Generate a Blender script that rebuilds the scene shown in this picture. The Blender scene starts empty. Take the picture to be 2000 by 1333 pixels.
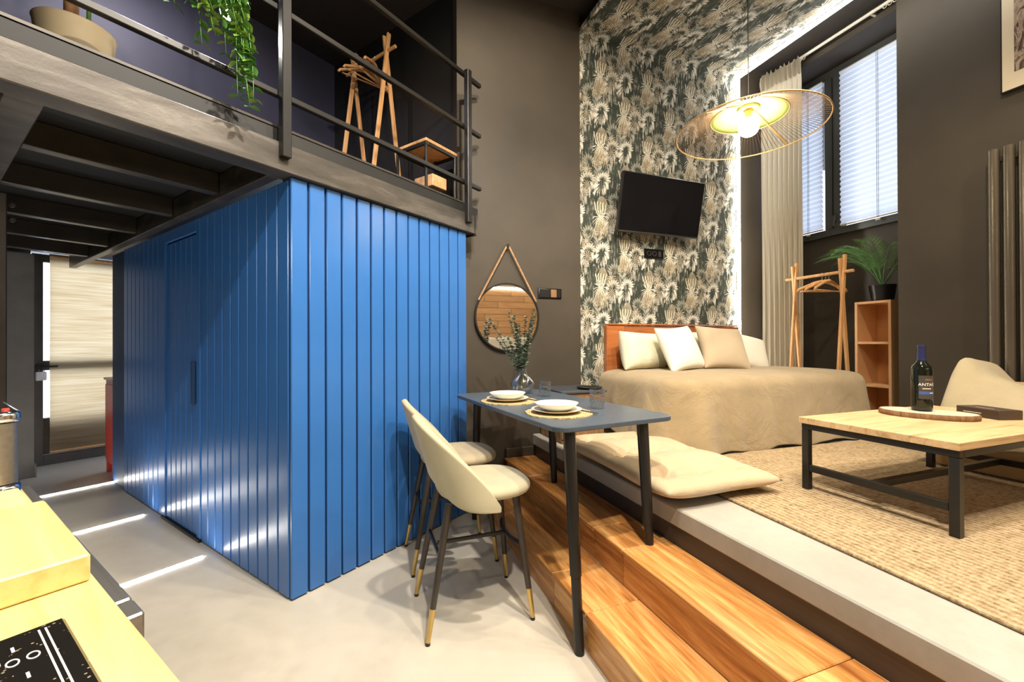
import bpy, bmesh, math, random
from mathutils import Matrix, Vector, Euler
random.seed(7)
PI = math.pi; cos, sin, rad = math.cos, math.sin, math.radians
SC = bpy.context.scene
COL = SC.collection
# ------------------------------------------------------------------ frames
# the bedroom side (R), the blue cubicle with kitchen and mezzanine (B) and the dining table (T) are each turned about z
FR = {'R': rad(20.0), 'B': rad(-34.66), 'T': rad(26.3), 'W': 0.0}
def FM(fr): return Matrix.Rotation(FR[fr], 4, 'Z')
def WP(fr, x, y, z=0.0): return FM(fr) @ Vector((x, y, z))
# ------------------------------------------------------------------ camera
CAMZ = 1.25
_p, _r = rad(.214), rad(.215)
_M = Matrix(((1, 0, 0), (0, cos(_p), -sin(_p)), (0, sin(_p), cos(_p)))) @ Matrix(((cos(_r), 0, sin(_r)), (0, 1, 0), (-sin(_r), 0, cos(_r))))
cam = bpy.data.cameras.new('camera'); cam.sensor_width = 36; cam.lens = 822 / 2000 * 36; cam.clip_start = .02
camo = bpy.data.objects.new('camera', cam); COL.objects.link(camo)
_c = Matrix((_M @ Vector((1, 0, 0)), _M @ Vector((0, 0, 1)), -(_M @ Vector((0, 1, 0))))).transposed().to_4x4()
camo.matrix_world = Matrix.Translation((0, 0, CAMZ)) @ _c
SC.camera = camo
# ------------------------------------------------------------------ world, exposure
vs = SC.view_settings; vs.view_transform = 'Standard'; vs.look = 'None'; vs.gamma = 1; vs.use_curve_mapping = False
vs.exposure = 0.3
W = bpy.data.worlds.new('world'); SC.world = W; W.use_nodes = True
bg = W.node_tree.nodes['Background']; bg.inputs[0].default_value = (.72, .82, 1, 1); bg.inputs[1].default_value = 3.4
# ------------------------------------------------------------------ ceiling spots out of the picture, and fill spots added for brightness
def spot(name, p, target, watt, color, angle=100, blend=.6, r=.05):
    l = bpy.data.lights.new(name, 'SPOT'); l.energy = watt; l.color = color; l.spot_size = rad(angle); l.spot_blend = blend; l.shadow_soft_size = r
    o = bpy.data.objects.new(name, l); COL.objects.link(o); o.location = p
    o.rotation_euler = (Vector(target) - Vector(p)).to_track_quat('-Z', 'Y').to_euler()
    return o
WARM = (1, .82, .58); SOFT = (1, .9, .76)
spot('ceiling_or_fill_spot', (.55, 1.0, 3.95), (-.2, 2.0, 0), 330, SOFT, 110)
spot('ceiling_or_fill_spot', (.55, -.1, 3.95), (-.9, 2.2, .9), 300, SOFT, 115)
spot('ceiling_or_fill_spot', WP('R', 1.55, .3, 3.8), WP('R', 1.2, 1.0, 0), 175, WARM, 110)
spot('ceiling_or_fill_spot', WP('R', 2.7, .9, 3.8), WP('R', 2.8, 2.0, .6), 95, WARM, 120)
spot('ceiling_or_fill_spot', WP('R', 3.1, .0, 3.8), WP('R', 2.7, .8, .5), 105, WARM, 115)
spot('ceiling_or_fill_spot', WP('B', -.7, -.15, 2.6), WP('B', -.9, .1, .9), 14, (1, .86, .5), 130)
spot('ceiling_or_fill_spot', WP('R', .9, 1.5, 4.0), WP('R', 1.25, 3.2, 2.0), 130, WARM, 105)
spot('ceiling_or_fill_spot', WP('B', -1.3, -.35, 2.0), WP('B', -3.4, .8, .2), 34, SOFT, 110)  # fill added to brighten the kitchen passage and cubicle wall
spot('ceiling_or_fill_spot', WP('R', 3.0, -1.0, 3.8), WP('R', 3.0, -2.2, 1.5), 120, WARM, 120)  # added spot, lifts the tiled wall that the mirror reflects
spot('ceiling_or_fill_spot', WP('B', -2.9, .9, 3.95), WP('B', -3.4, 1.0, 2.6), 60, (.9, .85, 1), 150)  # added bluish fill, keeps the mezzanine walls from going black
# ------------------------------------------------------------------ node helpers
class NT:
    def __init__(s, name):
        m = bpy.data.materials.new(name); m.use_nodes = True; s.m = m; s.t = m.node_tree; s.n = s.t.nodes; s.l = s.t.links
        s.b = s.n['Principled BSDF']
    def node(s, ty, **kw):
        n = s.n.new(ty)
        for k, v in kw.items(): setattr(n, k, v)
        return n
    def put(s, inp, v):
        if hasattr(v, 'is_output') or isinstance(v, bpy.types.NodeSocket): s.l.new(v, inp)
        else: inp.default_value = v
    def m_(s, op, a, b=None, c=None, clamp=False):
        n = s.node('ShaderNodeMath', operation=op); n.use_clamp = clamp
        s.put(n.inputs[0], a)
        if b is not None: s.put(n.inputs[1], b)
        if c is not None: s.put(n.inputs[2], c)
        return n.outputs[0]
    def mix(s, f, a, b, mode='MIX'):
        n = s.node('ShaderNodeMix', data_type='RGBA', blend_type=mode)
        s.put(n.inputs[0], f)
        s.put(n.inputs[6], a if not isinstance(a, tuple) else (*a, 1)[:4]); s.put(n.inputs[7], b if not isinstance(b, tuple) else (*b, 1)[:4])
        return n.outputs[2]
    def coord(s, which='Object', scale=(1, 1, 1), rot=(0, 0, 0)):
        tc = s.node('ShaderNodeTexCoord'); mp = s.node('ShaderNodeMapping')
        mp.inputs['Scale'].default_value = scale; mp.inputs['Rotation'].default_value = rot
        s.l.new(tc.outputs[which], mp.inputs[0]); return mp.outputs[0]
    def noise(s, vec, scale, detail=4, rough=.55, dist=0):
        n = s.node('ShaderNodeTexNoise'); n.inputs['Scale'].default_value = scale; n.inputs['Detail'].default_value = detail
        n.inputs['Roughness'].default_value = rough; n.inputs['Distortion'].default_value = dist
        s.l.new(vec, n.inputs['Vector']); return n.outputs[0]
    def ramp(s, f, stops):
        n = s.node('ShaderNodeValToRGB'); e = n.color_ramp.elements
        while len(e) < len(stops): e.new(.5)
        for i, (p, c) in enumerate(stops):
            e[i].position = p; e[i].color = (*c, 1)
        s.l.new(f, n.inputs[0]); return n.outputs[0]
    def bump(s, h, strength=.3, dist=.005):
        n = s.node('ShaderNodeBump'); n.inputs['Strength'].default_value = strength; n.inputs['Distance'].default_value = dist
        s.l.new(h, n.inputs['Height']); s.l.new(n.outputs[0], s.b.inputs['Normal'])
    def set(s, color=None, rough=None, metal=None, spec=None):
        if color is not None: s.put(s.b.inputs['Base Color'], color if not isinstance(color, tuple) else (*color, 1)[:4])
        if rough is not None: s.put(s.b.inputs['Roughness'], rough)
        if metal is not None: s.b.inputs['Metallic'].default_value = metal
        if spec is not None: s.b.inputs['Specular IOR Level'].default_value = spec
        return s
MT = {}
def plain(name, c, rough=.5, metal=0, var=.12, vs=6, bump=0, bs=60, spec=None, scale=(1, 1, 1), rvar=0):
    t = NT(name); v = t.coord(scale=scale)
    n = t.noise(v, vs)
    a = tuple(max(0, x * (1 - var)) for x in c); b = tuple(min(1, x * (1 + var)) for x in c)
    t.set(t.ramp(n, [(.3, a), (.7, b)]), rough, metal, spec)
    if rvar: t.put(t.b.inputs['Roughness'], t.m_('MULTIPLY_ADD', n, rvar * 2, rough - rvar, True))
    if bump: t.bump(t.noise(v, bs, 5), bump)
    MT[name] = t.m; return t
def wood(name, c1, c2, c3=None, axis='x', sc=1.0, rough=.4, bump=.08, per=True):
    t = NT(name); s = {'x': (1.2, 14, 14), 'y': (14, 1.2, 14), 'z': (14, 14, 1.2)}[axis]
    tc = t.node('ShaderNodeTexCoord'); oi = t.node('ShaderNodeObjectInfo'); ad = t.node('ShaderNodeVectorMath', operation='MULTIPLY_ADD')
    cb = t.node('ShaderNodeCombineXYZ')
    for i in range(3): t.put(cb.inputs[i], t.m_('MULTIPLY', oi.outputs['Random'], 7.3 + 3 * i))
    t.l.new(tc.outputs['Object'], ad.inputs[0]); ad.inputs[1].default_value = tuple(x * sc for x in s); t.l.new(cb.outputs[0], ad.inputs[2])
    v = ad.outputs[0]
    n1 = t.noise(v, 1.6, 5, .6, .8); n2 = t.noise(v, 6, 4, .6, .3)
    f = t.m_('MULTIPLY_ADD', n2, .35, t.m_('MULTIPLY', n1, .75))
    col = t.ramp(f, [(.36, c1), (.54, c2), (.72, c3 or c2)])
    if per:
        hv = t.node('ShaderNodeHueSaturation'); t.put(hv.inputs['Value'], t.m_('MULTIPLY_ADD', oi.outputs['Random'], .25, .88)); t.l.new(col, hv.inputs['Color']); col = hv.outputs[0]
    t.set(col, rough); t.bump(f, bump, .004); MT[name] = t.m; return t
def emit(name, c, s):
    t = NT(name); t.b.inputs['Base Color'].default_value = (*c, 1); t.b.inputs['Emission Color'].default_value = (*c, 1); t.b.inputs['Emission Strength'].default_value = s
    MT[name] = t.m; return t
def glass(name, c=(1, 1, 1), rough=.02, ior=1.45, bump=0):
    t = NT(name); t.set(c, rough); t.b.inputs['Transmission Weight'].default_value = 1; t.b.inputs['IOR'].default_value = ior
    if bump: t.bump(t.noise(t.coord(), 90, 1), bump, .004)
    MT[name] = t.m; return t
def cloth(name, c, weave=420, bump=.25, var=.12, rough=.9, fold=0, dist=.004):
    t = NT(name); v = t.coord(); n = t.noise(v, 5, 5)
    a = tuple(x * (1 - var) for x in c); b = tuple(min(1, x * (1 + var)) for x in c)
    t.set(t.ramp(n, [(.3, a), (.7, b)]), rough, spec=.2); t.b.inputs['Sheen Weight'].default_value = .25
    h = t.noise(v, weave, 2)
    if fold: h = t.m_('MULTIPLY_ADD', t.noise(t.coord(scale=(1, 1, 1)), fold, 4, .6, 1.2), 6.0, h)
    t.bump(h, bump, dist); MT[name] = t.m; return t
def translucent(name, c, amount=.6, rough=.8, tex=None):
    t = NT(name); t.set(c, rough)
    tr = t.node('ShaderNodeBsdfTranslucent'); tr.inputs[0].default_value = (*c, 1)
    mx = t.node('ShaderNodeMixShader'); mx.inputs[0].default_value = amount
    t.l.new(t.b.outputs[0], mx.inputs[1]); t.l.new(tr.outputs[0], mx.inputs[2]); t.l.new(mx.outputs[0], t.n['Material Output'].inputs[0])
    t.tr = tr; t.mx = mx; MT[name] = t.m; return t
# ------------------------------------------------------------------ materials
plain('dark_wall', (.050, .040, .029), .62, var=.18, vs=2.2, bump=.05, bs=40)
plain('black_wall', (.006, .006, .006), .55, var=.2, vs=3)
plain('navy_wall', (.034, .034, .056), .5, var=.2, vs=2)
plain('ceiling_dark', (.030, .025, .022), .75, var=.15)
t = NT('microcement'); v = t.coord(); n = t.noise(v, 1.3, 8, .62, .6); n2 = t.noise(v, 14, 5)
f = t.m_('MULTIPLY_ADD', n2, .25, t.m_('MULTIPLY', n, .8))
t.set(t.ramp(f, [(.3, (.48, .44, .375)), (.52, (.58, .54, .465)), (.75, (.64, .60, .525))]), .3); t.put(t.b.inputs['Roughness'], t.m_('MULTIPLY_ADD', n2, .25, .22)); t.bump(n2, .04, .004); MT['microcement'] = t.m
t = NT('concrete'); v = t.coord(); n = t.noise(v, 2, 8, .65, .5); n2 = t.noise(v, 30, 5)
f = t.m_('MULTIPLY_ADD', n2, .2, t.m_('MULTIPLY', n, .8))
t.set(t.ramp(f, [(.3, (.33, .32, .285)), (.55, (.42, .405, .365)), (.75, (.47, .455, .42))]), .55); t.bump(n2, .1, .003); MT['concrete'] = t.m
plain('kick', (.055, .045, .037), .45)
plain('blue_paint', (.034, .150, .46), .30, var=.08, vs=2, rvar=.05)
plain('blue_groove', (.008, .035, .11), .6)
t = NT('beam_steel'); v = t.coord(scale=(3, 1, 6)); n = t.noise(v, 2.2, 6, .65, .4)
t.set(t.ramp(n, [(.3, (.045, .039, .034)), (.52, (.085, .076, .067)), (.75, (.17, .155, .14))]), .42, .55); t.bump(t.noise(t.coord(), 120, 3), .12, .002); MT['beam_steel'] = t.m
plain('dark_steel', (.060, .052, .044), .38, .45, var=.2, vs=5)
plain('black_steel', (.018, .017, .016), .36, .3, var=.2)
plain('black_plastic', (.010, .010, .011), .3)
plain('black_gloss', (.006, .006, .008), .08)
plain('chrome', (.80, .80, .82), .12, 1, var=.03)
plain('steel_brushed', (.36, .35, .32), .38, .9, var=.1, vs=3, scale=(1, 30, 30))
plain('brass', (.62, .44, .17), .32, .9, var=.08)
plain('dark_wire', (.20, .13, .07), .45, .6)
plain('gold_wire', (.55, .36, .16), .4, .7)
wood('stair_wood', (.26, .085, .02), (.56, .25, .07), (.78, .47, .18), 'y', .8, .32)
wood('rack_wood', (.42, .20, .07), (.62, .34, .14), (.68, .40, .18), 'z', 1.2, .45)
wood('headboard_wood', (.22, .065, .018), (.36, .12, .035), (.42, .15, .05), 'x', 1, .4)
wood('table_wood', (.38, .23, .10), (.56, .38, .20), (.64, .46, .26), 'x', 1.0, .5)
wood('counter_wood', (.60, .42, .14), (.76, .58, .24), (.82, .65, .31), 'x', .8, .42, per=False)
wood('board_wood', (.66, .48, .17), (.80, .62, .26), (.84, .67, .32), 'x', .7, .42, per=False)
wood('tile_wood', (.42, .22, .10), (.56, .32, .15), (.64, .40, .20), 'x', .7, .5)
wood('bark', (.12, .06, .03), (.24, .13, .06), (.34, .20, .10), 'z', 3, .85, .5)
wood('slab_wood', (.50, .41, .27), (.60, .51, .36), (.66, .57, .42), 'x', 1, .6)
plain('shelf_wood', (.56, .27, .10), .5, var=.08, vs=4)
plain('shelf_edge', (.68, .40, .20), .5, var=.08)
plain('stand_wood', (.24, .13, .06), .5, var=.3, vs=8, scale=(8, 8, 1))
plain('stand_top', (.055, .065, .08), .4)
plain('table_top_blue', (.062, .085, .118), .36, var=.08, vs=20, bump=.02, bs=200)
plain('red_paint', (.50, .045, .03), .4)
plain('white_paint', (.80, .78, .72), .5, var=.04)
plain('porcelain', (.82, .79, .69), .22, var=.03)
plain('pot_beige', (.36, .29, .18), .65, var=.12)
plain('rope', (.36, .21, .11), .8, var=.25, vs=40)
plain('print_paper', (.62, .55, .42), .6, var=.04)
plain('trunk', (.22, .11, .05), .8, var=.35, vs=25, bump=.4, bs=30)
plain('soil', (.03, .022, .016), .95)
plain('leaf_green', (.085, .24, .05), .42, var=.35, vs=9)
plain('leaf_lime', (.26, .40, .06), .42, var=.3, vs=9)
plain('leaf_palm', (.13, .30, .10), .42, var=.35, vs=7)
plain('leaf_euca', (.16, .22, .17), .55, var=.35, vs=30)
plain('stem_brown', (.10, .085, .045), .7)
plain('door_grey', (.085, .078, .068), .42, .2)
plain('jamb_grey', (.17, .16, .14), .5)
plain('paper_tag', (.72, .70, .66), .5)
plain('radiator', (.17, .145, .115), .34, .55, var=.06)
plain('window_frame', (.055, .06, .06), .42)
plain('rail_white', (.62, .58, .50), .4)
plain('box_brown', (.055, .035, .024), .45)
plain('white_ink', (.85, .85, .85), .6, var=.02)
plain('orange_ink', (.60, .22, .07), .6)
plain('blue_ink', (.05, .10, .38), .5)
plain('label_dark', (.050, .046, .040), .5)
plain('capsule_blue', (.028, .035, .12), .35, .3)
plain('bottle_glass', (.008, .010, .006), .06)
t = plain('hob_glass', (.012, .011, .010), .07); vo = t.node('ShaderNodeTexVoronoi'); vo.inputs['Scale'].default_value = 150; t.l.new(t.coord(), vo.inputs['Vector'])
fl = t.m_('LESS_THAN', vo.outputs['Distance'], .22); fl2 = t.m_('MULTIPLY', fl, t.m_('GREATER_THAN', t.noise(t.coord(), 60, 2), .52))
t.set(t.mix(fl2, (.012, .011, .010), (.30, .25, .17)))
cloth('stool_velvet', (.50, .46, .32), 500, .1, .1)
cloth('stool_velvet_brown', (.46, .39, .27), 500, .1, .1)
cloth('bedspread', (.375, .285, .165), 330, .5, .10, fold=3.0, dist=.014)
cloth('pillow_white', (.78, .76, .68), 380, .12, .03)
cloth('pillow_cream', (.70, .69, .53), 380, .3, .05, fold=6, dist=.008)
cloth('pillow_beige', (.47, .38, .27), 320, .3, .06)
cloth('futon', (.54, .42, .28), 380, .3, .07, fold=7, dist=.006)
cloth('throw', (.52, .445, .30), 380, .4, .06, fold=4, dist=.012)
cloth('sofa', (.46, .33, .18), 300, .2, .06)
tt = translucent('curtain_cloth', (.58, .53, .43), .35); tt.bump(tt.noise(tt.coord(scale=(60, 60, 3)), 3, 4), .4, .004)
translucent('blind_white', (.80, .84, .92), .55)
# jute rug
t = NT('jute'); v = t.coord(); w = t.node('ShaderNodeTexWave', wave_type='BANDS', bands_direction='X'); w.inputs['Scale'].default_value = 11; w.inputs['Distortion'].default_value = 1.2; w.inputs['Detail'].default_value = 2; w.inputs['Detail Scale'].default_value = 6
t.l.new(v, w.inputs[0]); n = t.noise(v, 45, 4, .7); n3 = t.noise(t.coord(scale=(40, 110, 40)), 1, 3, .7)
f = t.m_('ADD', t.m_('MULTIPLY', w.outputs[1], .13), t.m_('MULTIPLY_ADD', n, .50, t.m_('MULTIPLY', n3, .46)))
t.set(t.ramp(f, [(.34, (.10, .062, .03)), (.46, (.29, .205, .115)), (.58, (.43, .325, .20)), (.76, (.56, .45, .30))]), .95, spec=.1); t.bump(f, .9, .010); MT['jute'] = t.m
t = NT('seagrass'); v = t.coord(); w = t.node('ShaderNodeTexWave', wave_type='RINGS', rings_direction='Z'); w.inputs['Scale'].default_value = 28; w.inputs['Distortion'].default_value = 2; w.inputs['Detail Scale'].default_value = 8
t.l.new(v, w.inputs[0]); n = t.noise(v, 120, 3)
f = t.m_('MULTIPLY_ADD', w.outputs[1], .5, t.m_('MULTIPLY', n, .5)); t.set(t.ramp(f, [(.25, (.28, .18, .08)), (.5, (.58, .43, .21)), (.8, (.68, .54, .30))]), .9); t.bump(f, .8, .006); MT['seagrass'] = t.m
# woven bamboo shade, lets daylight through
t = translucent('bamboo_weave', (.62, .44, .24), .74)
v = t.coord(scale=(1, 2.5, 150)); n = t.noise(v, 1, 2, .5); n2 = t.noise(t.coord(scale=(1, 1, 9)), 1.6, 3)
c = t.ramp(t.m_('MULTIPLY_ADD', n, .6, t.m_('MULTIPLY', n2, .4)), [(.33, (.56, .38, .19)), (.5, (.70, .53, .31)), (.67, (.80, .66, .43))])
t.set(c, .7); t.l.new(c, t.tr.inputs[0])
def thin_glass(name, bump=0, edge=.55, tint=(.93, .95, .95)):
    t = NT(name); lw = t.node('ShaderNodeLayerWeight'); lw.inputs[0].default_value = edge
    tr = t.node('ShaderNodeBsdfTransparent'); tr.inputs[0].default_value = (*tint, 1)
    gl = t.node('ShaderNodeBsdfGlossy'); gl.inputs['Roughness'].default_value = .04
    mx = t.node('ShaderNodeMixShader'); t.l.new(t.m_('MULTIPLY_ADD', lw.outputs['Facing'], .45, .05), mx.inputs[0])
    t.l.new(tr.outputs[0], mx.inputs[1]); t.l.new(gl.outputs[0], mx.inputs[2]); t.l.new(mx.outputs[0], t.n['Material Output'].inputs[0])
    if bump:
        b = t.node('ShaderNodeBump'); b.inputs['Strength'].default_value = bump; b.inputs['Distance'].default_value = .006
        vo = t.node('ShaderNodeTexVoronoi'); vo.inputs['Scale'].default_value = 85; t.l.new(t.coord(), vo.inputs['Vector'])
        t.l.new(vo.outputs['Distance'], b.inputs['Height']); t.l.new(b.outputs[0], gl.inputs['Normal']); t.l.new(b.outputs[0], lw.inputs['Normal'])
    MT[name] = t.m
thin_glass('tumbler_glass', 1.0); thin_glass('vase_glass')
t = NT('mirror_glass'); t.set((.86, .85, .83), .02, 1); MT['mirror_glass'] = t.m
t = glass('window_glass', rough=0, ior=1.02)
# lamp shade, pale green thin felt
translucent('lamp_felt', (.42, .52, .20), .5)
emit('bulb', (1, .84, .58), 130)
emit('led_cool', (1, .94, .82), 32)
emit('led_floor', (1, .96, .88), 42)
emit('led_spot', (1, .96, .88), 320)
# picture print
t = NT('print_art'); v = t.coord(scale=(1, 3, 1.4)); n = t.noise(v, 5, 6, .6, 2.4)
t.set(t.ramp(n, [(.36, (.05, .035, .03)), (.46, (.16, .11, .09)), (.53, (.42, .36, .28)), (.60, (.20, .12, .10)), (.7, (.62, .56, .46))]), .25); MT['print_art'] = t.m
# wallpaper of palms and banana leaves, printed; u, v are metres along the paper
t = NT('wallpaper')
uv = t.node('ShaderNodeUVMap'); sp = t.node('ShaderNodeSeparateXYZ')
wn = t.node('ShaderNodeTexNoise'); wn.inputs['Scale'].default_value = 5; wn.inputs['Detail'].default_value = 3; t.l.new(uv.outputs[0], wn.inputs['Vector'])
ws = t.node('ShaderNodeVectorMath', operation='SUBTRACT'); t.l.new(wn.outputs['Color'], ws.inputs[0]); ws.inputs[1].default_value = (.5, .5, .5)
wa = t.node('ShaderNodeVectorMath', operation='MULTIPLY_ADD'); t.l.new(ws.outputs[0], wa.inputs[0]); wa.inputs[1].default_value = (.045, .045, 0); t.l.new(uv.outputs[0], wa.inputs[2])
t.l.new(wa.outputs[0], sp.inputs[0]); U, V = sp.outputs[0], sp.outputs[1]
fine = t.noise(uv.outputs[0], 110, 3); mid = t.noise(uv.outputs[0], 16, 3); big = t.noise(uv.outputs[0], 7, 2)
def cell(w, h, ou, ov):
    v2 = t.m_('DIVIDE', t.m_('ADD', V, ov), h); row = t.m_('FLOOR', v2)
    u2 = t.m_('ADD', t.m_('DIVIDE', t.m_('ADD', U, ou), w), t.m_('MULTIPLY', t.m_('FLOORED_MODULO', row, 2), .5))
    return t.m_('MULTIPLY', t.m_('SUBTRACT', t.m_('FRACT', u2), .5), w), t.m_('MULTIPLY', t.m_('SUBTRACT', t.m_('FRACT', v2), .5), h)
def fan(w, h, ou, ov, dy, R, nf, droop, ph, thr, up, down):      # a burst of narrow blades; up / down stretch the two halves
    x, y = cell(w, h, ou, ov); y = t.m_('SUBTRACT', y, dy)
    y = t.m_('MULTIPLY_ADD', t.m_('MULTIPLY', x, x), droop, y)
    y = t.m_('ADD', t.m_('MULTIPLY', t.m_('MAXIMUM', y, 0.0), 1 / up), t.m_('MULTIPLY', t.m_('MINIMUM', y, 0.0), 1 / down))
    r = t.m_('SQRT', t.m_('ADD', t.m_('MULTIPLY', x, x), t.m_('MULTIPLY', y, y)))
    th = t.m_('ARCTAN2', y, x)
    s = t.m_('SINE', t.m_('ADD', t.m_('MULTIPLY', th, nf), t.m_('MULTIPLY_ADD', mid, 9.0, t.m_('MULTIPLY_ADD', r, 18.0, ph))))
    rr = t.m_('DIVIDE', r, t.m_('MULTIPLY', R, t.m_('MULTIPLY_ADD', big, 1.2, .40)))
    k = t.m_('SUBTRACT', s, t.m_('MULTIPLY_ADD', rr, 1.5, thr))
    return t.m_('MULTIPLY', t.m_('MULTIPLY', k, 2.6, clamp=True), t.m_('LESS_THAN', rr, 1.0)), s
strv = t.node('ShaderNodeMapping'); strv.inputs['Scale'].default_value = (60, 9, 1); t.l.new(uv.outputs[0], strv.inputs[0]); stro = t.noise(strv.outputs[0], 1, 3, .6, .6)
def arch(w, h, ou, ov, dx, dy, r0, wd, n, down, lean):            # a drooping banana leaf: toothed band bent over like an arch
    x, y = cell(w, h, ou, ov); x = t.m_('SUBTRACT', x, dx); y = t.m_('SUBTRACT', y, dy)
    x = t.m_('ADD', x, t.m_('MULTIPLY', y, lean))
    y2 = t.m_('ADD', t.m_('MAXIMUM', y, 0.0), t.m_('MULTIPLY', t.m_('MINIMUM', y, 0.0), 1 / down))
    r = t.m_('SQRT', t.m_('ADD', t.m_('MULTIPLY', x, x), t.m_('MULTIPLY', y2, y2))); th = t.m_('ARCTAN2', y2, x)
    rib = t.m_('SINE', t.m_('ADD', t.m_('MULTIPLY', th, n), t.m_('MULTIPLY_ADD', mid, 4.0, t.m_('MULTIPLY', r, 60.0))))
    d = t.m_('ABSOLUTE', t.m_('SUBTRACT', r, r0))
    wv = t.m_('MULTIPLY', wd, t.m_('MULTIPLY_ADD', rib, .28, t.m_('MULTIPLY_ADD', mid, .9, .30)))
    m = t.m_('MULTIPLY', t.m_('SUBTRACT', wv, d), 160.0, clamp=True)
    m = t.m_('MULTIPLY', m, t.m_('GREATER_THAN', y2, t.m_('MULTIPLY', r0, t.m_('MULTIPLY_ADD', stro, -2.2, .42))))
    return m, t.m_('ADD', t.m_('MULTIPLY', rib, .8), t.m_('MULTIPLY_ADD', d, -40.0, .5))
def spray(w, h, ou, ov, dx, dy, L, x0, k, lines, sgn):             # strokes running up (sgn 1) or down (sgn -1) from a point, spreading
    x, y = cell(w, h, ou, ov); x = t.m_('SUBTRACT', x, dx); y = t.m_('MULTIPLY', t.m_('SUBTRACT', y, dy), sgn)
    f = t.m_('DIVIDE', t.m_('MAXIMUM', y, 0.0), L)
    wid = t.m_('MULTIPLY_ADD', t.m_('POWER', f, .55), k, x0)
    q = t.m_('DIVIDE', x, wid)
    s = t.m_('SINE', t.m_('ADD', t.m_('MULTIPLY', q, lines), t.m_('MULTIPLY', mid, 5.0)))
    end = t.m_('MULTIPLY_ADD', s, .18, t.m_('MULTIPLY_ADD', fine, .9, .35))
    m = t.m_('MULTIPLY', t.m_('MULTIPLY', t.m_('GREATER_THAN', y, -.004), t.m_('LESS_THAN', t.m_('ABSOLUTE', q), 1.0)), t.m_('LESS_THAN', f, end))
    g = t.m_('MULTIPLY_ADD', t.m_('SUBTRACT', s, t.m_('MULTIPLY_ADD', f, 1.1, -.95)), 2.0, 0.0, clamp=True)
    return t.m_('MULTIPLY', m, g), t.m_('ADD', s, t.m_('MULTIPLY', f, -.6))
col = t.mix(big, (.014, .020, .016), (.068, .084, .070))
gm_ = t.m_('MULTIPLY', t.m_('MULTIPLY', t.m_('SUBTRACT', stro, .50), 9.0, clamp=True), t.m_('MULTIPLY', t.m_('SUBTRACT', mid, .40), 6.0, clamp=True))
col = t.mix(gm_, col, t.mix(fine, (.10, .10, .085), (.46, .45, .40)))
def lay(col, ms, dark, light):
    shade = t.m_('ADD', t.m_('MULTIPLY', ms[1], .34), t.m_('MULTIPLY_ADD', fine, 1.1, -.10), clamp=True)
    return t.mix(ms[0], col, t.mix(shade, dark, light))
CW, CH = .50, .31
A = (CW, CH, 0, 0); H2 = CH / 2
col = lay(col, arch(CW, CH, 0, H2, -.10, .02, .055, .028, 17, 3.0, .2), (.06, .065, .055), (0.39, 0.39, 0.34))
col = lay(col, arch(CW, CH, .06, H2, .12, .05, .050, .026, 17, 3.2, -.3), (.07, .07, .06), (0.47, 0.47, 0.42))
col = lay(col, fan(CW, CH, .38, .06, .05, .095, 13, 7.0, 2.6, -.05, 1.0, 1.3), (.12, .095, .06), (0.65, 0.57, 0.43))
col = lay(col, arch(*A, .125, .03, .055, .026, 17, 3.0, -.25), (.10, .10, .085), (0.68, 0.66, 0.60))
col = lay(col, fan(CW, CH, .13, .22, .03, .095, 13, 7.0, .6, -.05, 1.0, 1.4), (.12, .095, .06), (0.70, 0.62, 0.47))
col = lay(col, spray(CW, CH, CW / 2, H2, .02, .05, .13, .014, .055, 26, -1), (.10, .075, .045), (0.57, 0.51, 0.39))
col = lay(col, arch(CW, CH, CW / 2 - .02, 0, 0, .045, .052, .030, 19, 3.4, -.22), (.16, .15, .125), (0.86, 0.86, 0.79))
col = lay(col, spray(*A, 0, .02, .17, .018, .066, 30, -1), (.13, .09, .05), (0.86, 0.75, 0.56))
col = lay(col, spray(*A, .005, .02, .15, .010, .062, 15, 1), (.18, .16, .12), (0.86, 0.83, 0.69))
col = lay(col, fan(CW, CH, 0, 0, .022, .115, 14, 8.0, 2.0, -.15, 1.0, .8), (.28, .23, .155), (0.86, 0.86, 0.78))
t.set(col, .75, spec=.2); MT['wallpaper'] = t.m
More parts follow.
